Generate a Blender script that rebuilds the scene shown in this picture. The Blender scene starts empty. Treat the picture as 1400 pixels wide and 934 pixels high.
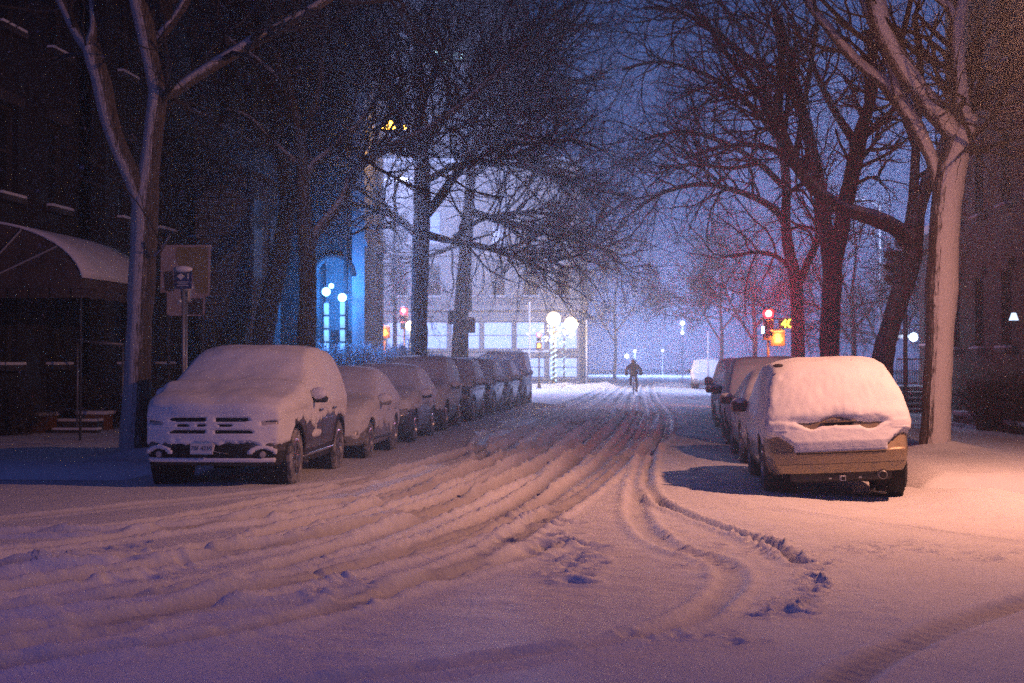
import bpy, bmesh, math, random
import numpy as np
from mathutils import Vector, Matrix, noise
from mathutils.bvhtree import BVHTree
R = math.radians
rng = np.random.default_rng(7)
random.seed(7)
scene = bpy.context.scene
COL = scene.collection
# ------------------------------------------------------------------ camera
FPX, HW, HH = 2200.0, 700.0, 467.0
CAMZ = 1.7
YAW = math.atan(185/FPX); PIT = math.atan(25/FPX)
cam_d = bpy.data.cameras.new('camera'); cam = bpy.data.objects.new('camera', cam_d); COL.objects.link(cam)
cam.location = (0, 0, CAMZ); cam.rotation_euler = (math.pi/2+PIT, 0, YAW)
cam_d.sensor_width = 36; cam_d.lens = 36*FPX/1400; cam_d.clip_end = 3000; cam_d.clip_start = 0.1
cam_d.dof.use_dof = True; cam_d.dof.focus_distance = 21.5; cam_d.dof.aperture_fstop = 2.2
scene.camera = cam
RM = Matrix.Rotation(YAW, 3, 'Z') @ Matrix.Rotation(math.pi/2+PIT, 3, 'X')
CV = Vector((0, 0, CAMZ))
def ray(px, py): return RM @ Vector(((px-HW)/FPX, -(py-HH)/FPX, -1.0))
def P(px, py, Y):
    d = ray(px, py); return CV + d*(Y/d.y)
def G(px, py, z=0.0):
    d = ray(px, py); return CV + d*((z-CAMZ)/d.z)
def mpp(Y): return Y/FPX      # metres per photo pixel

# ------------------------------------------------------------------ materials
MATS = {}
def newmat(name):
    m = bpy.data.materials.new(name); m.use_nodes = True; MATS[name] = m
    nt = m.node_tree; b = nt.nodes['Principled BSDF']
    return m, nt, b
def noise_node(nt, scale, detail=4, rough=0.6, coord='Object', vec=None, stretch=None):
    tc = nt.nodes.new('ShaderNodeTexCoord'); n = nt.nodes.new('ShaderNodeTexNoise')
    n.inputs['Scale'].default_value = scale; n.inputs['Detail'].default_value = detail; n.inputs['Roughness'].default_value = rough
    src = tc.outputs[coord]
    if stretch:
        mp = nt.nodes.new('ShaderNodeMapping'); mp.inputs['Scale'].default_value = stretch
        nt.links.new(src, mp.inputs['Vector']); src = mp.outputs[0]
    nt.links.new(src, n.inputs['Vector']); return n
def ramp(nt, fac, stops):
    r = nt.nodes.new('ShaderNodeValToRGB'); e = r.color_ramp.elements
    while len(e) < len(stops): e.new(0.5)
    for i, (p, c) in enumerate(stops):
        e[i].position = p; e[i].color = (*c, 1) if len(c) == 3 else c
    nt.links.new(fac, r.inputs[0]); return r
def bump(nt, b, height, strength, dist):
    u = nt.nodes.new('ShaderNodeBump'); u.inputs['Strength'].default_value = strength; u.inputs['Distance'].default_value = dist
    nt.links.new(height, u.inputs['Height']); nt.links.new(u.outputs[0], b.inputs['Normal']); return u
def simple(name, c0, c1=None, rough=0.6, scale=6, metal=0, bmp=0.0, bscale=40, bdist=0.01):
    m, nt, b = newmat(name)
    b.inputs['Roughness'].default_value = rough; b.inputs['Metallic'].default_value = metal
    if c1 is None: c1 = tuple(x*0.8 for x in c0)
    n = noise_node(nt, scale); r = ramp(nt, n.outputs['Fac'], [(0.35, c0), (0.65, c1)])
    nt.links.new(r.outputs[0], b.inputs['Base Color'])
    if bmp:
        n2 = noise_node(nt, bscale); bump(nt, b, n2.outputs['Fac'], bmp, bdist)
    return m
def glow(name, col, strength):
    m, nt, b = newmat(name)
    b.inputs['Base Color'].default_value = (*col, 1); b.inputs['Emission Color'].default_value = (*col, 1)
    b.inputs['Emission Strength'].default_value = strength; return m
SNOWC = (0.82, 0.83, 0.86)
def snow_mat(name, bscale=30, dist=0.012, wear=False):
    m, nt, b = newmat(name)
    b.inputs['Roughness'].default_value = 0.7; b.inputs['Specular IOR Level'].default_value = 0.25
    n = noise_node(nt, 3.0); r = ramp(nt, n.outputs['Fac'], [(0.3, (0.76, 0.77, 0.80)), (0.7, (0.86, 0.87, 0.89))])
    col = r.outputs[0]
    if wear:
        a = nt.nodes.new('ShaderNodeAttribute'); a.attribute_name = 'wear'
        mx = nt.nodes.new('ShaderNodeMix'); mx.data_type = 'RGBA'
        nt.links.new(a.outputs['Fac'], mx.inputs[0]); nt.links.new(col, mx.inputs[6]); mx.inputs[7].default_value = (0.34, 0.31, 0.30, 1)
        col = mx.outputs[2]
    nt.links.new(col, b.inputs['Base Color'])
    n2 = noise_node(nt, bscale, 6, 0.75); bump(nt, b, n2.outputs['Fac'], 0.55, dist)
    return m
M_snow = snow_mat('snow_blanket'); M_ground = snow_mat('trodden_snow', 12, 0.045, True)
def bark_mat(name, sdir, lo, hi, snowcol=(0.72, 0.70, 0.72), dk=1.0):
    """bark with wind-blown snow plastered on the side that faces sdir"""
    m, nt, b = newmat(name); b.inputs['Roughness'].default_value = 0.85
    n = noise_node(nt, 5, 6, 0.7, stretch=(9, 9, 1.1))
    cr = ramp(nt, n.outputs['Fac'], [(0.36, (0.018*dk, 0.013*dk, 0.010*dk)), (0.52, (0.10*dk, 0.078*dk, 0.06*dk)), (0.7, (0.20*dk, 0.165*dk, 0.13*dk))])
    ge = nt.nodes.new('ShaderNodeNewGeometry'); vm = nt.nodes.new('ShaderNodeVectorMath'); vm.operation = 'DOT_PRODUCT'
    nt.links.new(ge.outputs['True Normal'], vm.inputs[0]); vm.inputs[1].default_value = Vector(sdir).normalized()
    n3 = noise_node(nt, 10, 7, 0.75, stretch=(3.2, 3.2, 0.55)); ma = nt.nodes.new('ShaderNodeMath'); ma.operation = 'MULTIPLY_ADD'
    nt.links.new(n3.outputs['Fac'], ma.inputs[0]); ma.inputs[1].default_value = 1.7; nt.links.new(vm.outputs['Value'], ma.inputs[2])
    mr = nt.nodes.new('ShaderNodeMapRange'); mr.inputs[1].default_value = lo+0.85; mr.inputs[2].default_value = hi+0.85
    nt.links.new(ma.outputs[0], mr.inputs[0])
    mx = nt.nodes.new('ShaderNodeMix'); mx.data_type = 'RGBA'
    nt.links.new(mr.outputs[0], mx.inputs[0]); nt.links.new(cr.outputs[0], mx.inputs[6]); mx.inputs[7].default_value = (*snowcol, 1)
    nt.links.new(mx.outputs[2], b.inputs['Base Color'])
    inv = nt.nodes.new('ShaderNodeMath'); inv.operation = 'MULTIPLY_ADD'; nt.links.new(mr.outputs[0], inv.inputs[0]); inv.inputs[1].default_value = -0.3; inv.inputs[2].default_value = 0.9
    bu = bump(nt, b, n.outputs['Fac'], 0.9, 0.08); nt.links.new(inv.outputs[0], bu.inputs['Strength'])
    return m
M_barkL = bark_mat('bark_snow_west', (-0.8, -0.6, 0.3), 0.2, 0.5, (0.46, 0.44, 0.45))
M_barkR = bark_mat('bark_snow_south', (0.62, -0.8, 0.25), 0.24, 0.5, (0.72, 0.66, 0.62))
M_bark = bark_mat('bark_snow_top', (0.0, -0.35, 0.95), 0.45, 0.8)
M_barkd = bark_mat('bark_dusted', (0.0, -0.55, 0.85), 0.75, 1.15, (0.4, 0.4, 0.42))
M_twig0 = simple('twig_bark', (0.022, 0.018, 0.017), (0.035, 0.029, 0.027), 0.9, 20)
M_twig = bark_mat('twig_dusted', (0, -0.2, 1), 0.62, 1.0, (0.17, 0.17, 0.19), 0.35)
M_twigs = simple('twig_snowy', (0.8, 0.8, 0.82), (0.45, 0.43, 0.43), 0.8, 9)
def paint(name, c, rough=0.35, metal=0.4):
    m, nt, b = newmat(name); b.inputs['Metallic'].default_value = metal
    b.inputs['Coat Weight'].default_value = 0.5; b.inputs['Roughness'].default_value = rough
    n = noise_node(nt, 9, 6, 0.75); d = tuple(x*0.5+0.25*0.5 for x in c)
    r = ramp(nt, n.outputs['Fac'], [(0.46, c), (0.68, d)]); nt.links.new(r.outputs[0], b.inputs['Base Color'])
    r2 = ramp(nt, n.outputs['Fac'], [(0.42, (rough,)*3), (0.6, (0.8,)*3)]); nt.links.new(r2.outputs[0], b.inputs['Roughness'])
    return m
M_pgrey = paint('paint_granite', (0.075, 0.065, 0.06)); M_ptan = paint('paint_tan', (0.27, 0.20, 0.115), 0.4, 0.3)
M_psilver = paint('paint_silver', (0.35, 0.33, 0.31)); M_pblack = paint('paint_black', (0.025, 0.025, 0.028))
M_pblue = paint('paint_navy', (0.03, 0.04, 0.08)); M_pgreen = paint('paint_green', (0.04, 0.05, 0.035)); M_pred = paint('paint_maroon', (0.10, 0.03, 0.03))
M_trim = simple('black_plastic', (0.012, 0.012, 0.012), (0.045, 0.042, 0.04), 0.75, 14, bmp=0.4)
M_void = simple('recess_shade', (0.004, 0.004, 0.004), (0.008, 0.008, 0.008), 0.9)  # near-black colour stands in for shade inside slots and openings
M_rub = simple('tyre_rubber', (0.015, 0.015, 0.015), (0.10, 0.095, 0.095), 0.9, 12, bmp=0.5, bscale=60)
M_rubs = simple('tyre_snowy', (0.05, 0.05, 0.05), (0.45, 0.43, 0.43), 0.9, 7, bmp=0.6, bscale=50)
M_rim = simple('alloy', (0.5, 0.5, 0.5), (0.28, 0.27, 0.27), 0.35, 12, metal=0.8)
M_chrome = simple('chrome', (0.6, 0.6, 0.6), (0.4, 0.4, 0.4), 0.2, 8, metal=0.9)
M_glass = simple('dark_glass', (0.015, 0.017, 0.02), (0.03, 0.03, 0.035), 0.12, 4)
M_lens = simple('clear_lens', (0.55, 0.52, 0.5), (0.35, 0.33, 0.32), 0.15, 20)
M_tail = simple('tail_lens_red', (0.25, 0.02, 0.02), (0.12, 0.01, 0.01), 0.2, 9)
M_brickd = None
def brick_mat(name, c1, c2, mort, sc=1.0):
    m, nt, b = newmat(name); b.inputs['Roughness'].default_value = 0.9
    tc = nt.nodes.new('ShaderNodeTexCoord'); mp = nt.nodes.new('ShaderNodeMapping'); mp.inputs['Rotation'].default_value = (R(90), 0, 0)
    # combine x+y so that both facade directions show courses
    sp = nt.nodes.new('ShaderNodeSeparateXYZ'); nt.links.new(tc.outputs['Object'], sp.inputs[0])
    ad = nt.nodes.new('ShaderNodeMath'); nt.links.new(sp.outputs[0], ad.inputs[0]); nt.links.new(sp.outputs[1], ad.inputs[1])
    cb = nt.nodes.new('ShaderNodeCombineXYZ'); nt.links.new(ad.outputs[0], cb.inputs[0]); nt.links.new(sp.outputs[2], cb.inputs[1])
    br = nt.nodes.new('ShaderNodeTexBrick'); nt.links.new(cb.outputs[0], br.inputs['Vector'])
    br.inputs['Color1'].default_value = (*c1, 1); br.inputs['Color2'].default_value = (*c2, 1); br.inputs['Mortar'].default_value = (*mort, 1)
    br.inputs['Scale'].default_value = sc; br.inputs['Brick Width'].default_value = 0.22; br.inputs['Row Height'].default_value = 0.075; br.inputs['Mortar Size'].default_value = 0.008
    n = noise_node(nt, 1.3); mx = nt.nodes.new('ShaderNodeMix'); mx.data_type = 'RGBA'; mx.blend_type = 'MULTIPLY'; mx.inputs[0].default_value = 0.6
    r = ramp(nt, n.outputs['Fac'], [(0.3, (0.5, 0.5, 0.5)), (0.7, (1, 1, 1))])
    nt.links.new(br.outputs['Color'], mx.inputs[6]); nt.links.new(r.outputs[0], mx.inputs[7]); nt.links.new(mx.outputs[2], b.inputs['Base Color'])
    bump(nt, b, br.outputs['Fac'], -0.4, 0.01)
    return m
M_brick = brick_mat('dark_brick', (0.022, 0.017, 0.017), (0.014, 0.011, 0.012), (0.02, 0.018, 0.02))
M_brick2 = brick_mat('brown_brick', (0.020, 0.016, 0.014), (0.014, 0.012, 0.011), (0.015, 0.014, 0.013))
M_brick3 = brick_mat('grey_brick', (0.24, 0.22, 0.21), (0.18, 0.17, 0.16), (0.30, 0.29, 0.28), 0.6)
M_shing = brick_mat('pale_courses', (0.16, 0.15, 0.16), (0.22, 0.21, 0.22), (0.04, 0.04, 0.05), 0.35)
M_stone = simple('brownstone', (0.06, 0.05, 0.048), (0.04, 0.035, 0.034), 0.9, 1.5, bmp=0.5, bscale=12)
M_pale = simple('pale_stone', (0.42, 0.42, 0.42), (0.34, 0.34, 0.35), 0.85, 0.8, bmp=0.3, bscale=8)
M_conc = simple('concrete', (0.34, 0.34, 0.35), (0.26, 0.26, 0.28), 0.9, 0.7)
M_tower = simple('tower_cladding', (0.12, 0.12, 0.13), (0.08, 0.08, 0.09), 0.7, 0.5)
M_steel = simple('galvanised_steel', (0.28, 0.28, 0.29), (0.2, 0.2, 0.21), 0.5, 8, metal=0.5)
M_iron = simple('black_iron', (0.02, 0.02, 0.02), (0.04, 0.04, 0.04), 0.6, 10)
M_signy = simple('signal_yellow', (0.8, 0.66, 0.36), (0.75, 0.55, 0.2), 0.5, 8)
M_signb = simple('sign_blue', (0.03, 0.04, 0.13), (0.025, 0.03, 0.1), 0.4, 8)
M_white = simple('white_paint', (0.7, 0.7, 0.7), (0.6, 0.6, 0.6), 0.5, 8)
M_coat = simple('dark_coat', (0.022, 0.016, 0.018), (0.035, 0.025, 0.026), 0.9, 14, bmp=0.4, bscale=20)
M_trous = simple('dark_trousers', (0.02, 0.018, 0.022), (0.03, 0.026, 0.03), 0.9, 14)
M_awn = simple('awning_cloth', (0.10, 0.07, 0.06), (0.05, 0.035, 0.03), 0.9, 3, bmp=0.4, bscale=5)
M_plant = simple('terracotta_brick', (0.22, 0.09, 0.035), (0.16, 0.06, 0.025), 0.9, 7, bmp=0.5, bscale=20)
M_board = simple('board_pink', (0.55, 0.45, 0.42), (0.48, 0.38, 0.36), 0.7, 2)
M_boardo = simple('board_olive', (0.34, 0.26, 0.11), (0.27, 0.2, 0.09), 0.7, 3)
M_curt = simple('curtain', (0.3, 0.28, 0.25), (0.22, 0.2, 0.18), 0.9, 4)
for _k, _m in list(MATS.items()):
    pass
def flake_mat():
    m, nt, b = newmat('snow_flake'); b.inputs['Base Color'].default_value = (0.9, 0.9, 0.92, 1); b.inputs['Roughness'].default_value = 0.8; return m
M_flake = flake_mat()
E_warm = glow('lamp_sodium', (1.0, 0.55, 0.2), 10); E_twin = glow('lamp_globe_warm', (1.0, 0.75, 0.38), 14)
E_gold = glow('lamp_gold', (1.0, 0.48, 0.05), 14)
E_blue = glow('lamp_blue', (0.2, 0.55, 1.0), 14); E_red = glow('signal_red', (1.0, 0.012, 0.03), 7)
E_glare = glow('signal_glare', (1.0, 0.35, 0.3), 10); E_hand = glow('signal_orange', (1.0, 0.27, 0.04), 12); E_cool = glow('lamp_cool', (0.75, 0.83, 1.0), 8)
def nosamp(m):
    m.cycles.emission_sampling = 'NONE'; return m
E_fairy = glow('fairy_bulb', (1.0, 0.95, 0.55), 3); E_fairyb = glow('fairy_bulb_blue', (0.55, 0.85, 1.0), 1.6)
E_win = glow('lit_shopfront', (0.38, 0.52, 1.0), 0.9); E_winb = glow('lit_transom', (0.30, 0.45, 0.95), 0.35)
E_city = glow('far_window', (0.5, 0.85, 1.0), 9); E_yel = glow('sign_letters_yellow', (0.9, 0.95, 0.05), 6)
E_porch = glow('porch_lamp', (0.6, 0.75, 1.0), 10); E_room = glow('room_lamp', (0.55, 0.72, 1.0), 2.0)
E_postglow = glow('post_glow', (0.22, 0.5, 1.0), 1.5); E_cyan = glow('side_signal', (0.4, 0.75, 1.0), 12); E_halo = glow('shop_sign_lamp', (1.0, 0.78, 0.45), 10)

for _m in (E_glare, E_warm, E_twin, E_gold, E_blue, E_red, E_hand, E_cool, E_fairy, E_fairyb, E_winb, E_city, E_yel, E_porch, E_room, E_postglow, E_cyan, E_halo): nosamp(_m)
# ------------------------------------------------------------------ helpers
def tag(o, label, cat, group=None):
    o['label'] = label; o['category'] = cat
    if group: o['group'] = group
    return o
def empty(name, loc, label, cat, group=None, rot=(0, 0, 0)):
    o = bpy.data.objects.new(name, None); COL.objects.link(o); o.location = loc; o.rotation_euler = rot
    o.empty_display_size = 0.2
    return tag(o, label, cat, group)
def structure(o, kind='structure'): o['kind'] = kind; return o
def link(name, me, parent=None, mat=None, smooth=True):
    o = bpy.data.objects.new(name, me); COL.objects.link(o)
    if parent: o.parent = parent
    if mat and not me.materials: me.materials.append(mat)
    if smooth: me.polygons.foreach_set('use_smooth', np.ones(len(me.polygons), bool))
    return o
def npmesh(name, V, F, loops_per=None):
    """V (n,3) array, F (m,k) array of equal-size faces"""
    me = bpy.data.meshes.new(name); V = np.asarray(V, np.float32); F = np.asarray(F, np.int32); k = F.shape[1]
    me.vertices.add(len(V)); me.vertices.foreach_set('co', V.ravel())
    me.loops.add(F.size); me.loops.foreach_set('vertex_index', F.ravel())
    me.polygons.add(len(F)); me.polygons.foreach_set('loop_start', np.arange(0, F.size, k, dtype=np.int32))
    me.update(calc_edges=True); me.validate(); return me
class MB:
    def __init__(s): s.bm = bmesh.new()
    def box(s, c, d, M=None, bev=0.0):
        """c centre, d full dims"""
        r = bmesh.ops.create_cube(s.bm, size=1.0); vs = r['verts']
        bmesh.ops.scale(s.bm, verts=vs, vec=Vector(d))
        if bev > 0:
            es = list({e for v in vs for e in v.link_edges})
            rb = bmesh.ops.bevel(s.bm, geom=es, offset=min(bev, min(d)*0.45), segments=2, affect='EDGES', profile=0.6)
            vs = list({v for v in rb['verts']} | {v for v in vs if v.is_valid})
        bmesh.ops.translate(s.bm, verts=vs, vec=Vector(c))
        if M: bmesh.ops.transform(s.bm, matrix=M, verts=vs)
        return s
    def cyl(s, p0, p1, r0, r1=None, n=12, caps=True):
        p0 = Vector(p0); p1 = Vector(p1); r1 = r0 if r1 is None else r1; d = p1-p0
        M = Matrix.Translation((p0+p1)/2) @ d.to_track_quat('Z', 'Y').to_matrix().to_4x4()
        bmesh.ops.create_cone(s.bm, cap_ends=caps, segments=n, radius1=r0, radius2=r1, depth=d.length, matrix=M); return s
    def ball(s, c, r, sc=(1, 1, 1), seg=16, rings=10, rough=0.0):
        q = bmesh.ops.create_uvsphere(s.bm, u_segments=seg, v_segments=rings, radius=r)
        for v in q['verts']:
            if rough: v.co *= 1+rough*noise.noise(v.co*(3/r)+Vector(c))
            v.co = Vector((v.co.x*sc[0], v.co.y*sc[1], v.co.z*sc[2]))+Vector(c)
        return s
    def lathe(s, prof, axis='Z', c=(0, 0, 0), n=24):
        rings = []
        for (r, h) in prof:
            ring = []
            for k in range(n):
                a = 2*math.pi*k/n
                if axis == 'Z': p = (r*math.cos(a), r*math.sin(a), h)
                else: p = (h, r*math.cos(a), r*math.sin(a))
                ring.append(s.bm.verts.new(Vector(p)+Vector(c)))
            rings.append(ring)
        for a, b in zip(rings, rings[1:]):
            for k in range(n): s.bm.faces.new((a[k], a[(k+1) % n], b[(k+1) % n], b[k]))
        return s
    def mesh(s, name='m'):
        bmesh.ops.recalc_face_normals(s.bm, faces=s.bm.faces)
        me = bpy.data.meshes.new(name); s.bm.to_mesh(me); s.bm.free(); return me
    def build(s, name, mat, parent=None, smooth=False):
        o = link(name, s.mesh(name), parent, mat, smooth)
        return o
def copy_tree(o, parent=None):
    c = o.copy(); COL.objects.link(c); c.parent = parent
    for ch in list(o.children): copy_tree(ch, c)
    return c
def text_mesh(txt, size, mat, parent, name, M, extrude=0.004):
    cu = bpy.data.curves.new('txt', 'FONT'); cu.body = txt; cu.size = size; cu.extrude = extrude; cu.align_x = 'CENTER'; cu.align_y = 'CENTER'
    t = bpy.data.objects.new('txt', cu); COL.objects.link(t)
    dg = bpy.context.evaluated_depsgraph_get(); me = bpy.data.meshes.new_from_object(t.evaluated_get(dg))
    bpy.data.objects.remove(t); me.transform(M); me.materials.clear()
    return link(name, me, parent, mat, False)

# ------------------------------------------------------------------ numpy noise
def vnoise(x, y, seed=0):
    xi = np.floor(x).astype(np.int64); yi = np.floor(y).astype(np.int64); fx = x-xi; fy = y-yi
    fx = fx*fx*(3-2*fx); fy = fy*fy*(3-2*fy)
    def h(a, b):
        n = (a*374761393 + b*668265263 + seed*1442695041) & 0x7fffffff
        n = ((n ^ (n >> 13))*1274126177) & 0x7fffffff
        return ((n ^ (n >> 16)) & 0xffff)/65535.0
    return (h(xi, yi)*(1-fx)+h(xi+1, yi)*fx)*(1-fy)+(h(xi, yi+1)*(1-fx)+h(xi+1, yi+1)*fx)*fy
def fbm(x, y, o=4, seed=0):
    s = 0; a = 0.5
    for i in range(o): s = s+a*(vnoise(x*2**i, y*2**i, seed+i)-0.5); a *= 0.5
    return s
# ------------------------------------------------------------------ world, sky
w = bpy.data.worlds.new('World'); scene.world = w; w.use_nodes = True; nt = w.node_tree
bg = nt.nodes['Background']; out = nt.nodes['World Output']
sky = nt.nodes.new('ShaderNodeTexSky'); sky.sky_type = 'NISHITA'; sky.sun_disc = False
sky.sun_elevation = R(-2.5); sky.sun_rotation = R(160); sky.altitude = 0; sky.ozone_density = 3
nt.links.new(sky.outputs[0], bg.inputs[0]); bg.inputs[1].default_value = 0.09
tc = nt.nodes.new('ShaderNodeTexCoord'); sp = nt.nodes.new('ShaderNodeSeparateXYZ'); nt.links.new(tc.outputs['Generated'], sp.inputs[0])
rp = ramp(nt, sp.outputs[2], [(0.0, (0.17, 0.22, 0.60)), (0.09, (0.065, 0.15, 0.48)), (0.22, (0.014, 0.085, 0.32)), (0.42, (0.006, 0.014, 0.08)), (1.0, (0.005, 0.004, 0.032))])
bg2 = nt.nodes.new('ShaderNodeBackground'); nt.links.new(rp.outputs[0], bg2.inputs[0]); bg2.inputs[1].default_value = SKYG = 0.85
ad = nt.nodes.new('ShaderNodeAddShader'); nt.links.new(bg.outputs[0], ad.inputs[0]); nt.links.new(bg2.outputs[0], ad.inputs[1]); nt.links.new(ad.outputs[0], out.inputs[0])
def lamp(name, kind, loc, col, watts, parent=None, radius=0.1, rot=None, **kw):
    d = bpy.data.lights.new(name, kind); d.color = col; d.energy = watts
    if kind != 'SUN': d.shadow_soft_size = radius
    for k, v in kw.items(): setattr(d, k, v)
    o = bpy.data.objects.new(name, d); COL.objects.link(o); o.location = loc
    if rot: o.rotation_euler = rot
    if parent: o.parent = parent
    return o
sun = lamp('moonlight', 'SUN', (0, 0, 60), (1.0, 0.93, 0.88), 0.01, rot=(R(40), 0, R(-20))); sun.data.angle = R(10)
scene.view_settings.view_transform = 'Standard'; scene.view_settings.look = 'None'; scene.view_settings.exposure = 0; scene.view_settings.gamma = 1
scene.render.engine = 'CYCLES'; scene.cycles.use_denoising = False; scene.cycles.denoiser = 'OPENIMAGEDENOISE'; scene.cycles.denoising_input_passes = 'RGB_ALBEDO_NORMAL'; scene.cycles.denoising_prefilter = 'ACCURATE'
scene.cycles.max_bounces = 5; scene.cycles.diffuse_bounces = 2; scene.cycles.glossy_bounces = 2; scene.cycles.transparent_max_bounces = 6; scene.cycles.volume_bounces = 0
scene.cycles.caustics_reflective = False; scene.cycles.caustics_refractive = False
scene.cycles.sample_clamp_indirect = 1.0; scene.cycles.sample_clamp_direct = 7.0; scene.cycles.use_adaptive_sampling = False

# haze
hz = MB().box((0, 80, 24.5), (340, 400, 52)).build('haze', None); structure(hz, 'stuff')
hm = bpy.data.materials.new('snow_haze'); hm.use_nodes = True; hn = hm.node_tree; hn.nodes.remove(hn.nodes['Principled BSDF'])
pv = hn.nodes.new('ShaderNodeVolumePrincipled'); pv.inputs['Color'].default_value = (0.93, 0.93, 0.95, 1)
pv.inputs['Density'].default_value = HAZE = 0.0029; pv.inputs['Anisotropy'].default_value = 0.80
hn.links.new(pv.outputs[0], hn.nodes['Material Output'].inputs['Volume']); hz.data.materials.append(hm)

# ------------------------------------------------------------------ ground
def lines(spec):
    out = [spec[0][0]]
    for (a, b, step) in spec:
        v = a
        while v < b-1e-6:
            v = min(v+(step(v) if callable(step) else step), b); out.append(v)
    return np.array(out)
gx = lines([(-165, -40, 12.5), (-40, -14, 2), (-14, -9, 0.3), (-9, 7.5, 0.042), (7.5, 14, 0.3), (14, 40, 2), (40, 165, 12.5)])
gy = lines([(-100, -10, 10), (-10, 6.5, 0.5), (6.5, 70, lambda v: max(0.028, 0.0021*v)), (70, 110, 0.35), (110, 275, 5)])
GX, GY = np.meshgrid(gx, gy)
def crown(x, y):
    s = np.clip((y-14)/5, 0, 1)
    return -0.05*np.clip(x-1.2, 0, 2.3)*s
H = crown(GX, GY)+0.05*fbm(GX*0.35, GY*0.35, 3, 1)+0.020*fbm(GX*1.7, GY*1.7, 4, 9)
rough = np.clip((fbm(GX*0.5+4, GY*0.22, 3, 21)+0.12)*4, 0, 1)*(GX > -4.6)*(GX < 1.7)*(GY > 9)*(GY < 140)+(GY > 62)*(GY < 130)
H += 0.035*fbm(GX*3.6, GY*3.6, 4, 33)*np.clip(rough, 0, 1)
H += 0.012*fbm(GX*9, GY*9, 3, 71)*np.clip(rough+.25, 0, 1)
WEAR = np.zeros_like(H)
def seg_field(pts, rad):
    """distance and arc length fields to a polyline within rad"""
    D = np.full(GX.shape, 9.0); S = np.zeros(GX.shape); SG = np.zeros(GX.shape); acc = 0
    for (a, b) in zip(pts[:-1], pts[1:]):
        ax, ay, bx, by = a[0], a[1], b[0], b[1]
        x0, x1 = np.searchsorted(gx, [min(ax, bx)-rad, max(ax, bx)+rad]); y0, y1 = np.searchsorted(gy, [min(ay, by)-rad, max(ay, by)+rad])
        L = math.hypot(bx-ax, by-ay)
        if x1 <= x0 or y1 <= y0 or L < 1e-6: acc += L; continue
        X = GX[y0:y1, x0:x1]; Y = GY[y0:y1, x0:x1]
        t = np.clip(((X-ax)*(bx-ax)+(Y-ay)*(by-ay))/L/L, 0, 1)
        d = np.hypot(X-ax-t*(bx-ax), Y-ay-t*(by-ay)); sg = np.sign((X-ax)*(by-ay)-(Y-ay)*(bx-ax))
        m = d < D[y0:y1, x0:x1]
        D[y0:y1, x0:x1][m] = d[m]; S[y0:y1, x0:x1][m] = (acc+t*L)[m]; SG[y0:y1, x0:x1][m] = sg[m]; acc += L
    return D, S, SG
def smooth_poly(pts, step=0.25):
    pts = [Vector(p) for p in pts]; out = []
    pp = [pts[0]*2-pts[1]]+pts+[pts[-1]*2-pts[-2]]
    for i in range(1, len(pp)-2):
        n = max(2, int((pp[i+1]-pp[i]).length/step))
        for k in range(n):
            t = k/n; a, b, c, d = pp[i-1:i+3]
            out.append(0.5*((2*b)+(c-a)*t+(2*a-5*b+4*c-d)*t*t+(3*b-a-3*c+d)*t**3))
    out.append(pts[-1]); return out
def track(pixels, width=0.22, depth=0.05, ridge=0.035, wear=0.5, tread=0.0, seed=0, world=False):
    global H, WEAR
    pts = pixels if world else [G(*p).to_2d() for p in pixels]
    pts = smooth_poly([(p[0], p[1]) for p in pts])
    D, S, SG = seg_field(pts, 0.9)
    mod = 0.65+0.7*vnoise(S*0.8, S*0+seed, 5)+0.5*(fbm(GX*4+seed, GY*4, 3, 4))
    Dn = D+0.06*fbm(GX*2.2, GY*2.2, 3, seed+3)
    hw = width/2
    core = 1/(1+np.exp((Dn-hw)/0.015)); rim = 1.5*np.exp(-((Dn-hw-0.06)/0.048)**2)
    lump = 0.75+0.6*vnoise(GX*7, GY*7, seed+11)
    H += np.where(D < 0.9, -depth*mod*core+ridge*mod*rim*lump, 0)
    if tread: H += np.where(D < 0.9, tread*core*np.sign(np.sin(S*40+SG*D*18)), 0)
    WEAR = np.maximum(WEAR, wear*core*np.clip(mod, 0, 1))
# bundle of tracks sweeping down the street and away to the left
topc = [(770, 560), (700, 592), (560, 640), (380, 676), (150, 702), (-60, 712)]
botc = [(900, 566), (868, 620), (800, 690), (640, 775), (380, 850), (-60, 925)]
for i, (s, wd, dp, rg) in enumerate([(0.0, .3, .03, .02), (.07, .22, .05, .04), (.16, .24, .055, .04), (.25, .3, .05, .05), (.33, .22, .06, .045), (.40, .24, .05, .05), (.5, .26, .06, .05), (.57, .22, .05, .04), (.68, .24, .045, .05), (.8, .3, .04, .04), (.97, .25, .03, .03)]):
    pl = []
    for k, (a, b) in enumerate(zip(topc, botc)):
        ss = s+0.05*math.sin(i*2.1+k*1.3)*(k > 0)
        pl.append((a[0]+(b[0]-a[0])*ss, a[1]+(b[1]-a[1])*ss))
    track(pl, wd, dp*1.0, rg*0.8, 0.62, seed=i)
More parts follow.
